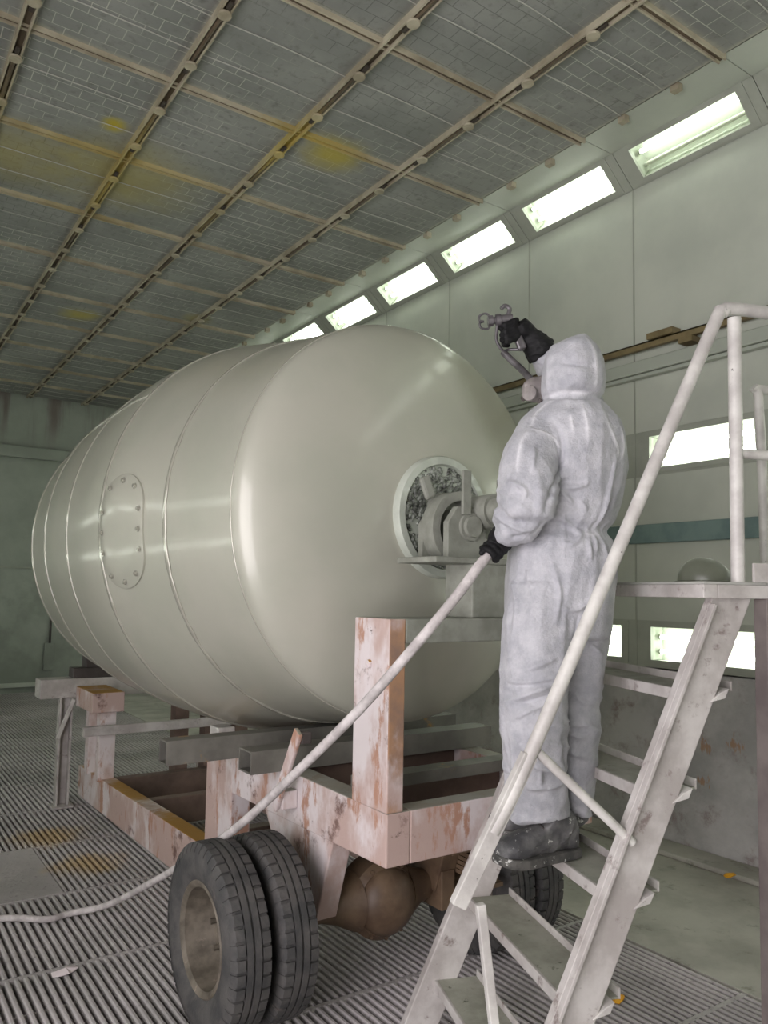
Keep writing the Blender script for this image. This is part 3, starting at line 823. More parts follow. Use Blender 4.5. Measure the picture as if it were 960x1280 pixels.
# wheels: tyre profile with tread blocks
def tire_mesh():
    R = WR; w = 0.085
    prof = [(-w*0.72, R*0.57), (-w*0.80, R*0.60), (-w*0.98, R*0.72), (-w, R*0.82), (-w*0.92, R*0.92), (-w*0.80, R*0.965), (0, R*0.975), (w*0.80, R*0.965), (w*0.92, R*0.92), (w, R*0.82), (w*0.98, R*0.72), (w*0.80, R*0.60), (w*0.72, R*0.57)]
    m = MB(); m.lathe(prof, (0,0,0), (1,0,0), 72)
    nblk = 44
    for k in range(nblk):
        t0 = 2*PI*(k+0.10)/nblk; t1 = 2*PI*(k+0.86)/nblk
        for side in (-1, 1):
            off = 0.5*2*PI/nblk if side > 0 else 0
            rows_ = [(side*w*0.42, R*0.972, R), (side*w*0.80, R*0.955, R*0.992), (side*w*0.97, R*0.885, R*0.915)]
            vs = []
            for (xx, ri, ro) in rows_:
                for t in (t0 + off, t1 + off):
                    for rr in (ri, ro): vs.append((xx, rr*math.cos(t), rr*math.sin(t)))
            fs = []
            for i in range(2):
                a = i*4
                fs += [(a+1, a+3, a+7, a+5), (a, a+1, a+5, a+4), (a+2, a+6, a+7, a+3)]
            fs += [(0, 2, 3, 1), (8, 9, 11, 10)]
            m.add(vs, fs)
    # centre rib
    m.lathe([(-w*0.34, R*0.965), (-w*0.34, R*0.998), (-w*0.06, R*0.998), (-w*0.06, R*0.972)], (0,0,0), (1,0,0), 72)
    m.lathe([(w*0.06, R*0.972), (w*0.06, R*0.998), (w*0.34, R*0.998), (w*0.34, R*0.965)], (0,0,0), (1,0,0), 72)
    return m.mesh('tyre', MT['tire'], smooth=True)
tmesh = tire_mesh()
def rim_mesh(sgn):
    R = WR*0.58
    m = MB()
    m.lathe([(sgn*0.068, R*1.03), (sgn*0.073, R*1.0), (sgn*0.068, R*0.95), (sgn*0.06, R*0.90), (-sgn*0.03, R*0.84), (-sgn*0.06, R*0.80), (-sgn*0.065, R*0.60), (-sgn*0.04, R*0.42), (-sgn*0.03, R*0.28), (-sgn*0.03, R*0.12), (-sgn*0.05, 0.0005)], (0,0,0), (1,0,0), 48)
    for q in range(8):
        t = 2*PI*q/8; m.lathe([(-sgn*0.055, 0.012), (-sgn*0.03, 0.012), (-sgn*0.03, 0.0005)], (0, 0.62*R*math.cos(t), 0.62*R*math.sin(t)), (1,0,0), 6)
    return m.mesh('wheel', MT['rim'], smooth=True)
rims = {-1: rim_mesh(-1), 1: rim_mesh(1)}
for x, s in ((1.325, -1), (1.525, 1), (2.685, -1), (2.875, 1)):
    w = inst(rims[s], 'wheel', (x, AXY, AXZ - 0.003), tr)
    inst(tmesh, 'tyre', (x, AXY, AXZ - 0.003), w)

# loose box tubes lying across the frame
def boxtube(name, x0, x1, y, z, w, h, label):
    t = thing(name, ((x0+x1)/2, y, z), label, 'tube')
    m = MB(); th = 0.008
    m.box((x0, y - w/2, z), (x1, y + w/2, z + th)); m.box((x0, y - w/2, z + h - th), (x1, y + w/2, z + h))
    m.box((x0, y - w/2, z + th), (x1, y - w/2 + th, z + h - th)); m.box((x0, y + w/2 - th, z + th), (x1, y + w/2, z + h - th))
    m.build('profile', MT['tubes'], t); 
    return t
boxtube('steel_box_tube', 1.535, 2.95, 3.30, 0.938, 0.13, 0.10, 'shorter grey steel box tube with open end, lying across the trailer near its post')
boxtube('steel_box_tube', 1.27, 2.98, 3.62, 0.943, 0.10, 0.11, 'longer grey steel box tube reaching furthest out over the trailer side')
boxtube('steel_box_tube', 1.812, 2.84, 2.80, 0.934, 0.10, 0.05, 'flat pale steel profile lying across the trailer just behind its front post')

# ------------------------------------------------------------------ stairs with platform
SO = Vector((1.81333, 2.47129, 0)); SANG = -0.35411
SC_ = Vector((math.cos(SANG), math.sin(SANG), 0)); SD = Vector((math.sin(SANG), -math.cos(SANG), 0))
RUN, RISE, SW = 0.13164, 0.29332, 0.802
def sp(t, w, z): return SO + SC_*t + SD*w + Vector((0,0,z))
st = thing('platform_stairs', sp(0.5, 0.4, 0), 'steep white-painted steel work stairs with handrail leading up to a platform', 'stairs')
def stringer(w0, w1):
    # parallelogram following the nosing line
    k0, k1 = 0.0, 6.0
    g = 0.092; e0 = -0.05
    def P(k, o): return (RUN*k + o, RISE*k)
    m = MB()
    a = [P(-0.02, e0), P(5.98, e0), P(5.98, g), P(-0.02, g)]
    a[0] = (a[0][0], 0.0); a[3] = (a[3][0], 0.0)
    poly = [sp(t, w0, z) for t, z in a]
    m.prism(poly, SD, w1 - w0)
    return m
strn = MT['steel']
part(stringer(SW, SW + 0.035), 'stringer', strn, 0.004, st)
b = MB()
for o in (-0.05,):
    b.beam(sp(RUN*0.1 + o + 0.005, SW + 0.047, RISE*0.1), sp(RUN*5.9 + o + 0.005, SW + 0.047, RISE*5.9), 0.024, 0.012, up=SC_)
part(b, 'stringer_flange', strn, 0.002, st)
part(stringer(-0.04, 0.0), 'stringer', strn, 0.004, st)
for k in range(1, 6):
    z = RISE*k; t0 = RUN*k
    m = MB()
    m.prism([sp(t0, 0.0, z - 0.006), sp(t0 + 0.165, 0.0, z - 0.006), sp(t0 + 0.165, SW, z - 0.006), sp(t0, SW, z - 0.006)], (0,0,1), 0.006)
    tread = part(m, 'tread', MT['tread_top'], 0.002, st)
    part(MB().prism([sp(t0 - 0.003, 0.0, z - 0.036), sp(t0 - 0.003, SW, z - 0.036), sp(t0 - 0.003, SW, z + 0.001), sp(t0 - 0.003, 0.0, z + 0.001)], SC_, 0.012), 'nosing', MT['steel'], 0.003, tread)
    part(MB().prism([sp(t0 + 0.165, 0.0, z - 0.006), sp(t0 + 0.165, SW, z - 0.006), sp(t0 + 0.165, SW, z + 0.025), sp(t0 + 0.165, 0.0, z + 0.025)], SC_, 0.006), 'back_lip', strn, 0.001, tread)
    part(MB().prism([sp(t0 + 0.06, SW - 0.01, z - 0.034), sp(t0 + 0.115, SW - 0.01, z - 0.022), sp(t0 + 0.130, SW - 0.01, z + 0.008), sp(t0 + 0.10, SW - 0.01, z - 0.004)], SD, 0.05), 'tread_tab', MT['rail_white'], 0.002, tread)
# platform
PZ = 1.80; T0 = 0.70; T1 = 2.35
pl = MB(); pl.prism([sp(T0 - 0.02, -0.06, PZ - 0.008), sp(T1, -0.06, PZ - 0.008), sp(T1, SW + 0.07, PZ - 0.008), sp(T0 - 0.02, SW + 0.07, PZ - 0.008)], (0,0,1), 0.008)
part(pl, 'platform_deck', MT['deck'], 0.001, st)
part(MB().beam(sp(T0 + 0.005, -0.06, PZ - 0.029), sp(T0 + 0.005, SW + 0.07, PZ - 0.029), 0.05, 0.042), 'platform_beam', MT['steel'], 0.003, st)
for w in (-0.035, SW + 0.045): part(MB().beam(sp(T0 + 0.03, w, PZ - 0.029), sp(T1, w, PZ - 0.029), 0.05, 0.042), 'platform_beam', MT['steel'], 0.003, st)
part(MB().beam(sp(T0 + 0.16, SW + 0.065, PZ + 0.03), sp(T1, SW + 0.065, PZ + 0.03), 0.010, 0.06), 'toe_board', MT['steel'], 0.002, st)
for t, w in ((0.93, SW + 0.045), (T1 - 0.05, SW + 0.045), (T1 - 0.05, -0.03)):
    part(MB().prism([sp(t - 0.03, w - 0.03, 0), sp(t + 0.03, w - 0.03, 0), sp(t + 0.03, w + 0.03, 0), sp(t - 0.03, w + 0.03, 0)], (0,0,1), PZ - 0.05), 'platform_leg', MT['leg'], 0.004, st)
# handrail in the near stringer plane
RW = SW + 0.03
hr = catmull([sp(0.02, RW, 1.085), sp(0.126, RW, 1.281), sp(0.45, RW, 1.96), sp(0.755, RW, 2.605), sp(0.795, RW, 2.66), sp(0.85, RW, 2.675), sp(1.2, RW, 2.675), sp(2.3, RW, 2.675)], 6)
part(MB().tube(hr, 0.021, 14), 'handrail', MT['rail_white'], 0, st, smooth=True)
part(MB().beam(sp(-0.082, RW, 0.895), sp(0.13, RW, 1.295), 0.045, 0.03, up=SD), 'handrail_end', MT['rail_white'], 0.003, st)
part(MB().beam(sp(-0.016, RW, 0.895), sp(0.10, RW, 0.03), 0.026, 0.026, up=SD), 'rail_stay', MT['rail_white'], 0.003, st)
part(MB().tube([sp(0.156, RW, 1.302), sp(0.452, RW + 0.01, 1.035)], 0.014, 10), 'rail_brace', MT['rail_white'], 0, st, smooth=True)
part(MB().tube([sp(0.825, RW + 0.01, PZ), sp(0.828, RW + 0.01, 2.64)], 0.021, 14), 'guard_post', MT['rail_white'], 0, st, smooth=True)
part(MB().tube([sp(0.835, RW + 0.01, 2.205), sp(2.3, RW + 0.01, 2.205)], 0.016, 10), 'guard_rail', MT['rail_white'], 0, st, smooth=True)
# far side guard
fg = catmull([sp(1.652, -0.02, PZ), sp(1.645, -0.02, 2.3), sp(1.633, -0.02, 2.655), sp(1.66, -0.02, 2.69), sp(2.3, -0.02, 2.69)], 5)
part(MB().tube(fg, 0.021, 12), 'guard_rail', MT['rail_white'], 0, st, smooth=True)
part(MB().tube([sp(1.645, -0.02, 2.23), sp(2.3, -0.02, 2.23)], 0.016, 10), 'guard_rail', MT['rail_white'], 0, st, smooth=True)

# hard hat on the platform
hc = sp(0.93, 0.54, PZ + 0.001)
hh = thing('hard_hat', hc, 'dull olive-grey hard hat lying on the stair platform', 'helmet')
m = MB(); n = 28; pr = []
dirh = (SC_*0.7 + SD*0.7).normalized(); sdh = Vector((-dirh.y, dirh.x, 0))
for i in range(10):
    u = i/9*PI/2; pr.append((math.sin(u)*0.082, math.cos(u)))
vs = []
for z, r in pr:
    for q in range(n):
        t = 2*PI*q/n
        vs.append(hc + dirh*(0.092*max(r,0.01)*math.cos(t)) + sdh*(0.08*max(r,0.01)*math.sin(t)) + Vector((0,0,z*(1-0.12*math.cos(t)*r)+0.008)))
fs = []
for i in range(9):
    for q in range(n): fs.append((i*n+q, i*n+(q+1)%n, (i+1)*n+(q+1)%n, (i+1)*n+q))
m.add(vs, fs).build('crown', MT['helmet'], hh, smooth='all')
m = MB(); vs = []
for k, (rr, z) in enumerate(((0.97, 0.010), (1.10, 0.006), (1.10, 0.001), (0.96, 0.002))):
    for q in range(n):
        t = 2*PI*q/n; pk = 0.02*max(0, math.cos(t))**2 if k in (1, 2) else 0
        vs.append(hc + dirh*((0.092*rr+pk)*math.cos(t)) + sdh*(0.08*rr*math.sin(t)) + Vector((0,0,z)))
fs = []
for i in range(4):
    j = (i+1) % 4
    for q in range(n): fs.append((i*n+q, i*n+(q+1)%n, j*n+(q+1)%n, j*n+q))
m.add(vs, fs).build('brim', MT['helmet'], hh, smooth=True)

# ------------------------------------------------------------------ the painter
HR = Vector((RX.x, RX.y, 0)).normalized(); HF = Vector((-HR.y, HR.x, 0))   # room directions across / away from the viewer side
person = thing('person', (2.02, 1.93, RISE*3), 'person in white hooded coverall standing on the stairs, arm raised with spray gun', 'person')
MM = 1/F_PX
def loft(m, secs, n=28):
    """secs: (px, py, depth, half_a (px), half_b (m), tilt) rings -> closed surface"""
    base = len(m.v)
    for (px, py, d, ha, hb) in secs:
        c = pt(px, py, d); a = ha * d * MM
        for k in range(n):
            t = 2*PI*k/n
            m.v.append(c + HR*(a*math.cos(t)) + HF*(hb*math.sin(t)))
    for i in range(len(secs)-1):
        for k in range(n):
            m.f.append([base+i*n+k, base+i*n+(k+1)%n, base+(i+1)*n+(k+1)%n, base+(i+1)*n+k])
    m.f.append([base+k for k in range(n)][::-1]); m.f.append([base+(len(secs)-1)*n+k for k in range(n)])

from mathutils.bvhtree import BVHTree
def remeshed(mb, name, mat, parent, voxel, smooth_it=6, disp=None, smooth_fac=0.5, creases=None):
    off = wloc(parent)
    o = bpy.data.objects.new('tmp', mb.mesh('tmp', None, off)); COL.objects.link(o)
    r = o.modifiers.new('r', 'REMESH'); r.mode = 'VOXEL'; r.voxel_size = voxel
    sm = o.modifiers.new('s', 'SMOOTH'); sm.iterations = smooth_it; sm.factor = smooth_fac
    dg = bpy.context.evaluated_depsgraph_get()
    me = bpy.data.meshes.new_from_object(o.evaluated_get(dg))
    bpy.data.objects.remove(o)
    me.name = name
    me.materials.clear(); me.materials.append(mat)
    n = len(me.vertices); co = np.empty(n*3); no = np.empty(n*3)
    me.vertices.foreach_get('co', co); me.vertex_normals.foreach_get('vector', no)
    co = co.reshape(-1, 3); no = no.reshape(-1, 3); dd = np.zeros(n); fold = np.zeros(n)
    if creases:
        bvh = BVHTree.FromPolygons([tuple(v) for v in co], [tuple(p.vertices) for p in me.polygons])
        for h, wd, line in creases:
            P = []
            for q in catmull([(x, y, 0) for x, y in line], 5):
                hit = bvh.ray_cast(CAM - off, (pt(q.x, q.y, 1.0) - CAM).normalized())
                if hit[0] is not None: P.append(np.array(hit[0]))
            if len(P) < 2: continue
            best = np.full(n, 1e9); tt = np.zeros(n)
            for i in range(len(P) - 1):
                A, B = P[i], P[i+1]; e = B - A; L2 = e @ e
                if L2 < 1e-10 or L2 > 0.01: continue
                t = np.clip(((co - A) @ e) / L2, 0, 1); d = np.linalg.norm(co - A - t[:, None]*e, axis=1)
                m = d < best; best[m] = d[m]; tt[m] = (i + t[m]) / (len(P) - 1)
            tp = np.sin(np.pi * np.clip(tt, 0.02, 0.98))**0.7
            g = np.exp(-(best / wd)**1.35) * tp
            dd += h * g - 0.3 * h * np.exp(-(best / (wd * 3.2))**2) * tp
            if 0 < h < 0.005: fold = np.maximum(fold, g)
    if disp:
        for i in range(n):
            dd[i] += disp(Vector(co[i]) + off, Vector(no[i]))
    if disp or creases: me.vertices.foreach_set('co', (co + no*dd[:, None]).ravel())
    at = me.attributes.new('fold', 'FLOAT', 'POINT'); at.data.foreach_set('value', fold)
    me.polygons.foreach_set('use_smooth', [True]*len(me.polygons)); me.update()
    ob = bpy.data.objects.new(name, me); COL.objects.link(ob); ob.parent = parent
    return ob

RDG, VAL, SEAM = 0.015, -0.017, 0.004
CREASES = [(SEAM,0.0065,l) for l in (
    [(662,535),(687,546),(702,561)], [(662,537),(652,558),(647,581),(648,592)], [(696,498),(673,515),(662,535)],
    [(727,504),(733,529),(734,554)], [(750,508),(762,533),(773,558),(774,573)], [(733,421),(743,437),(745,462),(744,487)],
    [(683,496),(704,490),(733,492),(750,490)], [(729,666),(742,668),(758,667)], [(713,517),(717,544)], [(775,533),(780,558),(777,575)])] + [
    (RDG,0.0085,l) for l in (
    [(635,602),(648,607),(657,614),(655,623)], [(621,643),(631,654),(652,662),(669,662)], [(702,610),(725,608),(735,601)], [(700,612),(717,631)],
    [(723,625),(733,637)], [(683,643),(704,650),(721,662),(729,666)], [(704,681),(717,679),(729,666)], [(771,572),(760,614),(750,647),(746,664)],
    [(750,670),(757,689),(756,714),(744,747)], [(660,712),(662,733)], [(700,762),(721,762),(742,749)], [(632,850),(654,853),(673,853),(697,846)],
    [(631,878),(650,872),(673,862),(698,855)], [(642,899),(658,889),(687,878)], [(658,837),(696,822)], [(737,805),(752,820)], [(715,864),(729,878),(745,880)],
    [(702,889),(708,903),(733,905),(745,913)], [(704,911),(729,922)], [(704,936),(733,947)], [(658,985),(690,984),(704,978)], [(675,961),(677,982)],
    [(662,955),(687,963),(704,963)], [(640,720),(646,760),(640,800)], [(690,700),(700,740),(695,775)], [(735,675),(738,700)], [(668,560),(665,590)], [(640,930),(645,975)], [(743,668),(745,690)])] + [
    (VAL,0.009,l) for l in (
    [(692,527),(700,542),(703,562),(701,577),(693,600),(684,625),(676,645)], [(700,452),(725,456),(742,458)], [(765,622),(752,652)], [(694,606),(712,600)],
    [(723,770),(717,803),(706,832),(700,862)], [(700,917),(702,938),(706,963),(713,1005)], [(640,650),(654,660)], [(640,858),(690,852)], [(650,880),(690,868)], [(655,668),(640,672)], [(686,498),(730,497),(750,495)])]
b = MB()
# hood and neck
loft(b, [(724,418,2.64,3,0.01),(723,423,2.64,13,0.05),(719,434,2.64,29,0.085),(717,450,2.64,36,0.105),(716,470,2.64,38,0.112),(715,486,2.64,38,0.11),(714,498,2.65,36,0.10),(714,512,2.66,40,0.10)])
# torso
loft(b, [(714,500,2.66,34,0.09),(713,513,2.66,46,0.13),(712,528,2.66,60,0.165),(712,550,2.66,69,0.18),(712,585,2.66,70,0.185),(709,625,2.66,64,0.17),(704,655,2.65,60,0.155),(702,668,2.65,58,0.15),(702,690,2.65,65,0.165),(701,725,2.65,68,0.175),(698,760,2.64,67,0.165),(697,795,2.63,64,0.14)])
# legs
loft(b, [(690,730,2.60,50,0.12),(676,775,2.58,46,0.12),(669,830,2.56,42,0.11),(667,885,2.55,39,0.10),(667,930,2.56,38,0.095),(670,975,2.58,37,0.09),(674,1008,2.60,34,0.085),(676,1018,2.60,33,0.08)])
loft(b, [(712,730,2.70,48,0.12),(722,780,2.70,42,0.11),(718,830,2.69,36,0.10),(715,885,2.69,33,0.095),(714,930,2.70,31,0.09),(716,975,2.71,25,0.08),(717,1008,2.71,22,0.07),(717,1014,2.71,21,0.07)])
# left sleeve (bent, hand forward on the hose)
b.tube(catmull([pt(678,542,2.60), pt(664,575,2.54), pt(660,612,2.49), pt(655,640,2.49), pt(641,656,2.52), pt(631,666,2.555)], 5), 0.08, 20,
       radii=[0.080+0.012*math.sin(i/25*PI*0.9) if i < 16 else 0.086-0.0042*(i-15) for i in range(26)])
# right sleeve, raised behind the hood
b.tube(catmull([pt(738,558,2.74), pt(732,522,2.84), pt(716,486,2.90), pt(694,463,2.88), pt(676,440,2.86)], 5), 0.07, 18,
       radii=[0.090-0.0021*i for i in range(21)])
WZ = pt(702, 664, 2.65).z; KZ = pt(668, 905, 2.56).z; EZ = pt(655, 630, 2.5)
HZ = pt(674, 1005, 2.6).z; NZ = pt(714, 500, 2.65).z
def ridge(v): return 1 - abs(noise.noise(v))*2
def suit_disp(w, nrm):
    d = 0.006*noise.noise(w*6.0) 
    # long soft folds hanging from the shoulders and down the back
    v = Vector((w.x*13, w.y*13, w.z*2.6)); r = ridge(v + Vector((0,0,2)))
    d += 0.009*max(0, r - 0.35)
    # slanting creases behind the knees
    kz = math.exp(-((w.z-KZ)/0.20)**2)
    s = (w - person.location).dot(HR)
    v = Vector((s*4, (w - person.location).dot(HF)*4, (w.z + 0.35*s)*15)); r2 = ridge(v)
    d += 0.013*kz*max(0, r2 - 0.3)
    # gathers at the elastic waist
    wz = math.exp(-((w.z-WZ)/0.022)**2); d -= 0.016*wz
    wz2 = math.exp(-((w.z-WZ)/0.09)**2)
    v = Vector((w.x*26, w.y*26, w.z*3.0)); d += 0.006*wz2*max(0, ridge(v)-0.2)
    # crumpled elbow and cuff
    e = math.exp(-((w-EZ).length/0.13)**2); v = Vector((w.x*9, w.y*9, (w.z+0.5*s)*20)); d += 0.012*e*max(0, ridge(v)-0.2)
    # hem
    hz = math.exp(-((w.z-HZ)/0.07)**2); d += 0.008*hz*noise.noise(w*16) + (0.06*noise.noise(w*11) if nrm.z < -0.45 and w.z < HZ + 0.03 else 0)
    # neck seam
    nz = math.exp(-((w.z-NZ)/0.010)**2); d -= 0.010*nz
    return d
body = remeshed(b, 'coverall', MT['suit'], person, 0.0056, 9, suit_disp, creases=CREASES)
body['label'] = 'thin white hooded disposable coverall'
# seams of the coverall
def seam(pts, r, name='seam'):
    m = MB(); m.tube(catmull(pts, 6), r, 6); return m

# gloves with fingers
def finger(m, p0, dirs, lens, rads):
    P = [Vector(p0)]
    for d, l in zip(dirs, lens): P.append(P[-1] + Vector(d).normalized()*l)
    m.tube(P, 0.01, 10, radii=rads)
    for p, r in zip(P, rads): m.ball(p, r*0.99, seg=10, rings=8)

# spray gun first: its frame
G0 = pt(637, 399, 2.82); G1 = pt(604, 402, 2.82)            # body rear, nozzle
gd = (G1 - G0).normalized(); gup = Vector((0,0,1)); gs = gd.cross(gup).normalized(); gu = gs.cross(gd)
gun = thing('spray_gun', G0, 'grey airless spray gun with looped tip guard held up in the black glove', 'spray gun')
b = MB(); b.tube([G0 + gd*-0.01, G0 + gd*0.03, G0 + gd*0.032, G0 + gd*0.05, G0 + gd*0.052, G0+gd*0.075], 0.016, 12, radii=[0.018,0.018,0.022,0.022,0.013,0.013]); b.build('gun_body', MT['gun'], gun, smooth=True)
b = MB(); b.tube([G0+gd*0.06, G0+gd*0.078], 0.021, 8); b.build('tip_nut', MT['gun'], gun, smooth=True)
b = MB()
for s in (-1, 1):
    b.tube(catmull([G0+gd*0.070+gu*(0.012*s), G0+gd*0.078+gu*(0.026*s), G0+gd*0.092+gu*(0.028*s), G0+gd*0.107+gu*(0.020*s), G0+gd*0.107+gu*(0.004*s), G0+gd*0.092], 4), 0.0042, 7)
b.build('tip_guard', MT['gun'], gun, smooth=True)
b = MB(); b.tube(catmull([G0+gd*0.005+gu*0.012, G0-gd*0.004+gu*0.038, G0+gd*0.012+gu*0.05, G0+gd*0.026+gu*0.040], 4), 0.008, 8); b.build('hook', MT['gun'], gun, smooth=True)
b = MB(); b.beam(G0-gd*0.004-gu*0.005, G0-gd*0.035-gu*0.115, 0.024, 0.032, up=gd); b.build('handle', MT['gun'], gun, bevel=0.007)
b = MB(); b.tube(catmull([G0+gd*0.028-gu*0.014, G0+gd*0.024-gu*0.05, G0+gd*0.006-gu*0.085], 4), 0.0055, 8); b.build('trigger', MT['gun'], gun, smooth=True)
# swivel and whip hose of the gun
b = MB(); b.tube(catmull([G0-gd*0.035-gu*0.115, pt(636,437,2.83), pt(630,441,2.82)], 5), 0.0055, 8); b.build('handle_fitting', MT['gun'], gun, smooth=True)
b = MB(); b.tube(catmull([G0+gd*0.046-gu*0.02, pt(620.5,424,2.82), pt(625,434,2.82), pt(631,441,2.81)], 5), 0.0055, 8); b.build('trigger_guard', MT['gun'], gun, smooth=True)
b = MB(); b.tube(catmull([pt(629,440,2.82), pt(640,451,2.80), pt(653,463,2.77), pt(664,476,2.73), pt(672,492,2.70)], 6), 0.0125, 10); b.build('whip_hose', MT['gun'], gun, smooth=True)

# right glove: gauntlet + hand closed on the handle
m = MB()
cuff = pt(677, 440, 2.86); wrist = pt(659, 419, 2.84); palm = pt(647, 407, 2.83)
m.tube([cuff, cuff*0.5 + wrist*0.5, wrist, wrist*0.4+palm*0.6, palm], 0.04, 16, radii=[0.058, 0.048, 0.036, 0.040, 0.036])
hd = (palm - wrist).normalized()
hb_ = G0 - gd*0.012 - gu*0.02
for q, (l, dz) in enumerate(((0.030, 0.0), (0.033, -0.022), (0.031, -0.043), (0.026, -0.062))):
    base_ = palm + gu*(0.002 + dz*0.9) + hd*0.012 - gs*0.016
    tgt = G0 + gd*0.022 + gu*(dz - 0.028) - gs*0.020
    d1 = (tgt - base_)
    finger(m, base_, [d1, gd*0.4 + gs*1.0 - gu*0.1, gs*0.6 - gd*0.8], [d1.length, l*0.8, 0.020], [0.0115, 0.0105, 0.010, 0.0085])
finger(m, palm + gs*0.018 + gu*0.012, [gd*0.9+gu*0.15, gd*1.0-gu*0.1], [0.036, 0.028], [0.0125, 0.011, 0.009])
gr_ = remeshed(m, 'glove', MT['glove'], person, 0.0035, 3, lambda w, n: 0.003*max(0, ridge(w*28)-0.3) + 0.004*max(0, ridge(Vector((w.x*12, w.y*12, w.z*40)))-0.4))
gr_['label'] = 'long black glove on the raised hand holding the gun'

# left hand on the hose
HG = pt(619, 684, 2.56)
hose_pts = [pt(646,655,2.60), pt(632,672,2.58), HG, pt(600,706,2.54), pt(570,746,2.52), pt(520,806,2.54), pt(450,886,2.62), pt(370,966,2.84), pt(300,1031,3.15), pt(245,1070,3.5), pt(190,1103,3.86), pt(135,1131,4.18)]
fl_ = [(1.10, 4.50, 0.0185), (0.99, 4.485, 0.0185), (0.80, 4.62, 0.0185), (0.4, 4.75, 0.0185), (-0.3, 4.6, 0.0185), (-1.4, 4.5, 0.0185)]
hp_ = catmull(hose_pts + [Vector(p) for p in fl_], 8)
hose = MB(); hose.tube(hp_, 0.017, 12)
ho = hose.build('spray_hose', MT['hose'], None, smooth='all')
tag(ho, 'white cloth-wrapped paint hose sagging from the gloved hand to the floor', 'hose')
hdir = (pt(600,706,2.54) - pt(632,672,2.58)).normalized()
m = MB()
wr = pt(633, 664, 2.558)
outv = HR*-1
m.tube([wr + (wr-HG).normalized()*0.02, wr, wr*0.45+HG*0.55, HG - HF*0.02], 0.04, 14, radii=[0.047, 0.042, 0.044, 0.034])
u1 = hdir.cross(HF).normalized(); u2 = hdir.cross(u1).normalized()
for q in range(4):
    c = HG + hdir*(-0.030 + 0.021*q)
    P = [c + (u1*math.cos(t) + u2*math.sin(t))*0.029 for t in [0.3 + i*0.75 for i in range(6)]]
    rr = [0.0115, 0.0118, 0.0115, 0.011, 0.010, 0.0085]
    if q == 3: P = P[:-1]; rr = rr[:-1]
    m.tube(P, 0.01, 10, radii=rr); m.ball(P[-1], rr[-1], seg=8, rings=6); m.ball(P[0], rr[0]*1.2, seg=8, rings=6)
P = [wr + hdir*0.012 + u1*0.02, HG + hdir*0.028 - u1*0.024 - u2*0.012, HG + hdir*0.052 - u1*0.020 + u2*0.010]
m.tube(P, 0.01, 10, radii=[0.016, 0.0125, 0.0095]); m.ball(P[-1], 0.0095, seg=8, rings=6)
gl_ = remeshed(m, 'glove', MT['glove'], person, 0.0032, 2, lambda w, n: 0.002*noise.noise(w*40))
gl_['label'] = 'black glove gripping the hose'

# respirator on the face
rc = pt(664, 488, 2.70)
m = MB(); m.tube([pt(688,487,2.69), pt(676,487,2.69), pt(666,487,2.69), pt(659,489,2.69)], 0.05, 16, radii=[0.046, 0.046, 0.043, 0.034])
m.beam(pt(664,480,2.69), pt(664,499,2.69), 0.05, 0.055, up=HR)
resp = remeshed(m, 'respirator', MT['resp'], person, 0.004, 5, lambda w, n: 0.003*max(0, ridge(w*24)-0.3))
m = MB(); m.lathe([(0, 0.026), (0.010, 0.026), (0.013, 0.022), (0.013, 0.0005)], pt(663,492,2.652), (-HR*0.6 - HF*0.8), 20); m.build('filter_cartridge', MT['resp'], resp, smooth=True)
m = MB(); m.tube(catmull([pt(664,482,2.648), pt(659,486,2.652), pt(659,493,2.652)], 4), 0.003, 6); m.build('clip', MT['dark_steel'], resp, smooth=True)
m = MB(); m.tube([pt(658,495,2.67), pt(653,499,2.665)], 0.009, 8); m.build('valve', MT['dark_steel'], resp, smooth=True)
m = MB(); m.tube([pt(676,499,2.66), pt(674,504,2.665)], 0.007, 8); m.build('strap_buckle', MT['dark_steel'], resp, smooth=True)

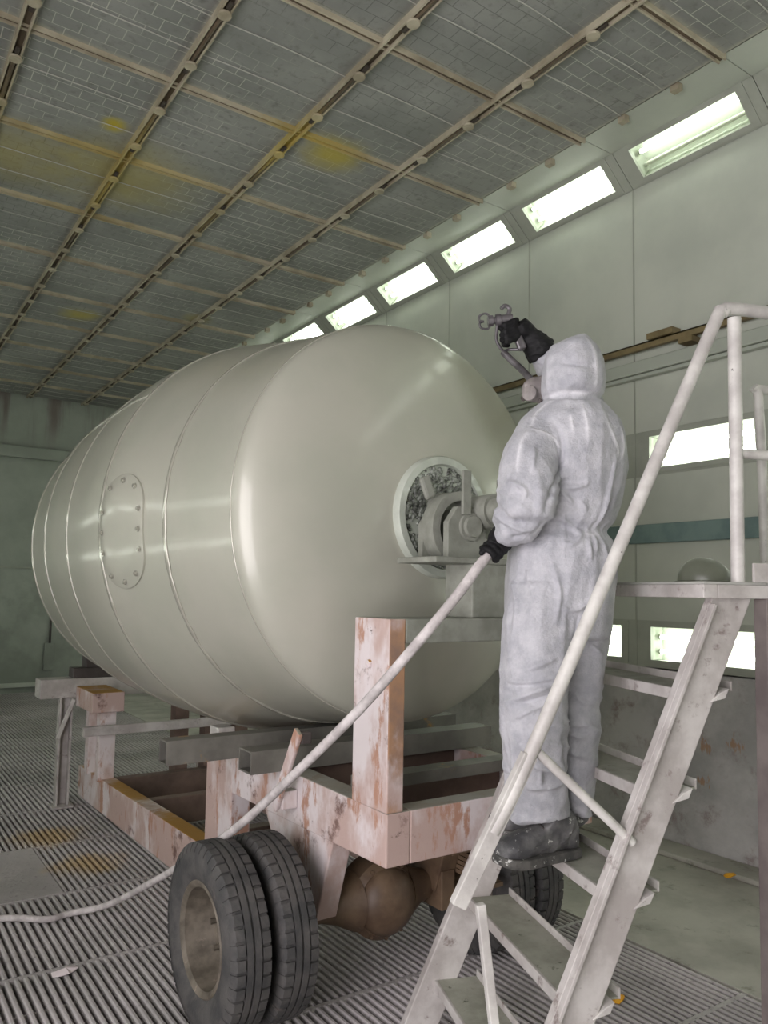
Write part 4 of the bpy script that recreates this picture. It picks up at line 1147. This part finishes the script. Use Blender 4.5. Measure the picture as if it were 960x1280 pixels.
# boots
def boot(heel, toe, ank, sc, name_lbl):
    z0 = RISE*3 + 0.004
    heel = Vector((heel[0], heel[1], z0)); toe = Vector((toe[0], toe[1], z0)); d = (toe-heel); L = d.length; d.normalize(); s = Vector((-d.y, d.x, 0))
    m = MB(); n = 22; base = 0
    secs = [(0.00,0.020,0.045,0.05),(0.03,0.036,0.10,0.06),(0.10,0.042,0.135,0.05),(0.20,0.042,0.14,0.05),(0.32,0.044,0.125,0.045),(0.45,0.047,0.105,0.04),(0.60,0.052,0.088,0.04),(0.75,0.056,0.078,0.04),(0.88,0.052,0.066,0.04),(0.97,0.038,0.052,0.04),(1.0,0.02,0.04,0.04)]
    for f, hw, h, _ in secs:
        c = heel + d*(L*f) + Vector((0,0,0.022))
        for k in range(n):
            t = 2*PI*k/n; ss, cc = math.sin(t), math.cos(t)
            zz = h*0.5 + h*0.5*(abs(ss)**0.8)*(1 if ss > 0 else -1)
            m.v.append(c + s*(hw*(abs(cc)**0.75)*(1 if cc > 0 else -1)) + Vector((0,0,zz)))
    for i in range(len(secs)-1):
        for k in range(n): m.f.append([i*n+k, i*n+(k+1)%n, (i+1)*n+(k+1)%n, (i+1)*n+k])
    m.f.append(list(range(n))[::-1]); m.f.append([(len(secs)-1)*n+k for k in range(n)])
    a0 = heel + d*(L*0.17) + Vector((0,0,0.10)); a1 = Vector(ank)
    m.tube([a0, a0*0.5 + a1*0.5, a1], 0.055, 18, radii=[0.060, 0.058, 0.064])
    bo = remeshed(m, 'boot', MT['boot'], person, 0.006, 4, lambda w, nn: 0.005*max(0, ridge(Vector((w.x*10, w.y*10, w.z*30)))-0.35) + 0.002*noise.noise(w*30))
    m = MB(); n2 = 30; vs = []
    for z, k2 in ((0.0, 1.0), (0.012, 1.03), (0.030, 1.0)):
        for q in range(n2):
            t = 2*PI*q/n2; f = 0.5 + 0.5*math.cos(t)
            hw = np.interp(f, [x[0] for x in secs], [max(x[1], 0.02) for x in secs]) + 0.006
            hw *= (1 if math.sin(t) > 0 else -1) if abs(math.sin(t)) > 0.08 else math.sin(t)*4
            vs.append(heel + d*(L*(0.5 + (f-0.5)*1.03*k2)) + s*(hw*k2) + Vector((0,0,z + (0.010*max(0, f-0.85)/0.15))))
    fs = [list(range(n2))[::-1], [2*n2+q for q in range(n2)]]
    for i in range(2):
        for q in range(n2): fs.append((i*n2+q, i*n2+(q+1)%n2, (i+1)*n2+(q+1)%n2, (i+1)*n2+q))
    m.add(vs, fs).build('sole', MT['sole'], bo, bevel=0.003)
    for q in range(4):
        f = 0.30 + 0.07*q; hz_ = 0.150 - 0.016*q
        c = heel + d*(L*f) + Vector((0,0,hz_ + 0.012))
        P = [c + s*(0.034*math.cos(u)) + Vector((0,0,0.012*math.sin(u) - 0.006)) for u in [PI*i/6 for i in range(7)]]
        MB().tube(P, 0.0035, 6).build('lace', MT['dark_steel'], bo, smooth='all')
    return bo
boot((2.085,1.872), (1.775,1.905), pt(681,1015,2.60), 1, 'l')
boot((2.20,1.99), (1.99,2.19), pt(718,1010,2.71), 1, 'r')

# ------------------------------------------------------------------ scraps on the floor
def scrap(loc, r, mat, label, seed):
    rn = random.Random(seed); c = Vector(loc); m = MB(); n = 9; vs = []
    for q in range(n):
        t = 2*PI*q/n; rr = r*rn.uniform(0.55, 1.1); vs.append(c + Vector((rr*math.cos(t), rr*0.6*math.sin(t), rn.uniform(0.001, 0.014))))
    vs.append(c + Vector((0,0,0.022)))
    fs = [(q, (q+1)%n, n) for q in range(n)]
    base = [v - Vector((0,0,0.004)) for v in vs]
    k = len(vs); fs += [(k+(q+1)%n, k+q, k+n) for q in range(n)] + [(q, k+q, k+(q+1)%n, (q+1)%n) for q in range(n)]
    o = m.add(vs + base, fs).build('paper_scrap', mat, None)
    return tag(o, label, 'scrap')
scrap((2.89, 2.345, 0.004), 0.05, MT['yellow'], 'crumpled orange-yellow scrap lying on the floor grating below the stairs', 1)
scrap((4.62, 2.90, 0.040), 0.05, MT['yellow'], 'small orange-yellow scrap on the kerb at the foot of the plinth', 2)
scrap((0.945, 3.865, 0.004), 0.06, MT['white_scrap'], 'crumpled whitish paper scrap on the floor grating left of the wheels', 5)
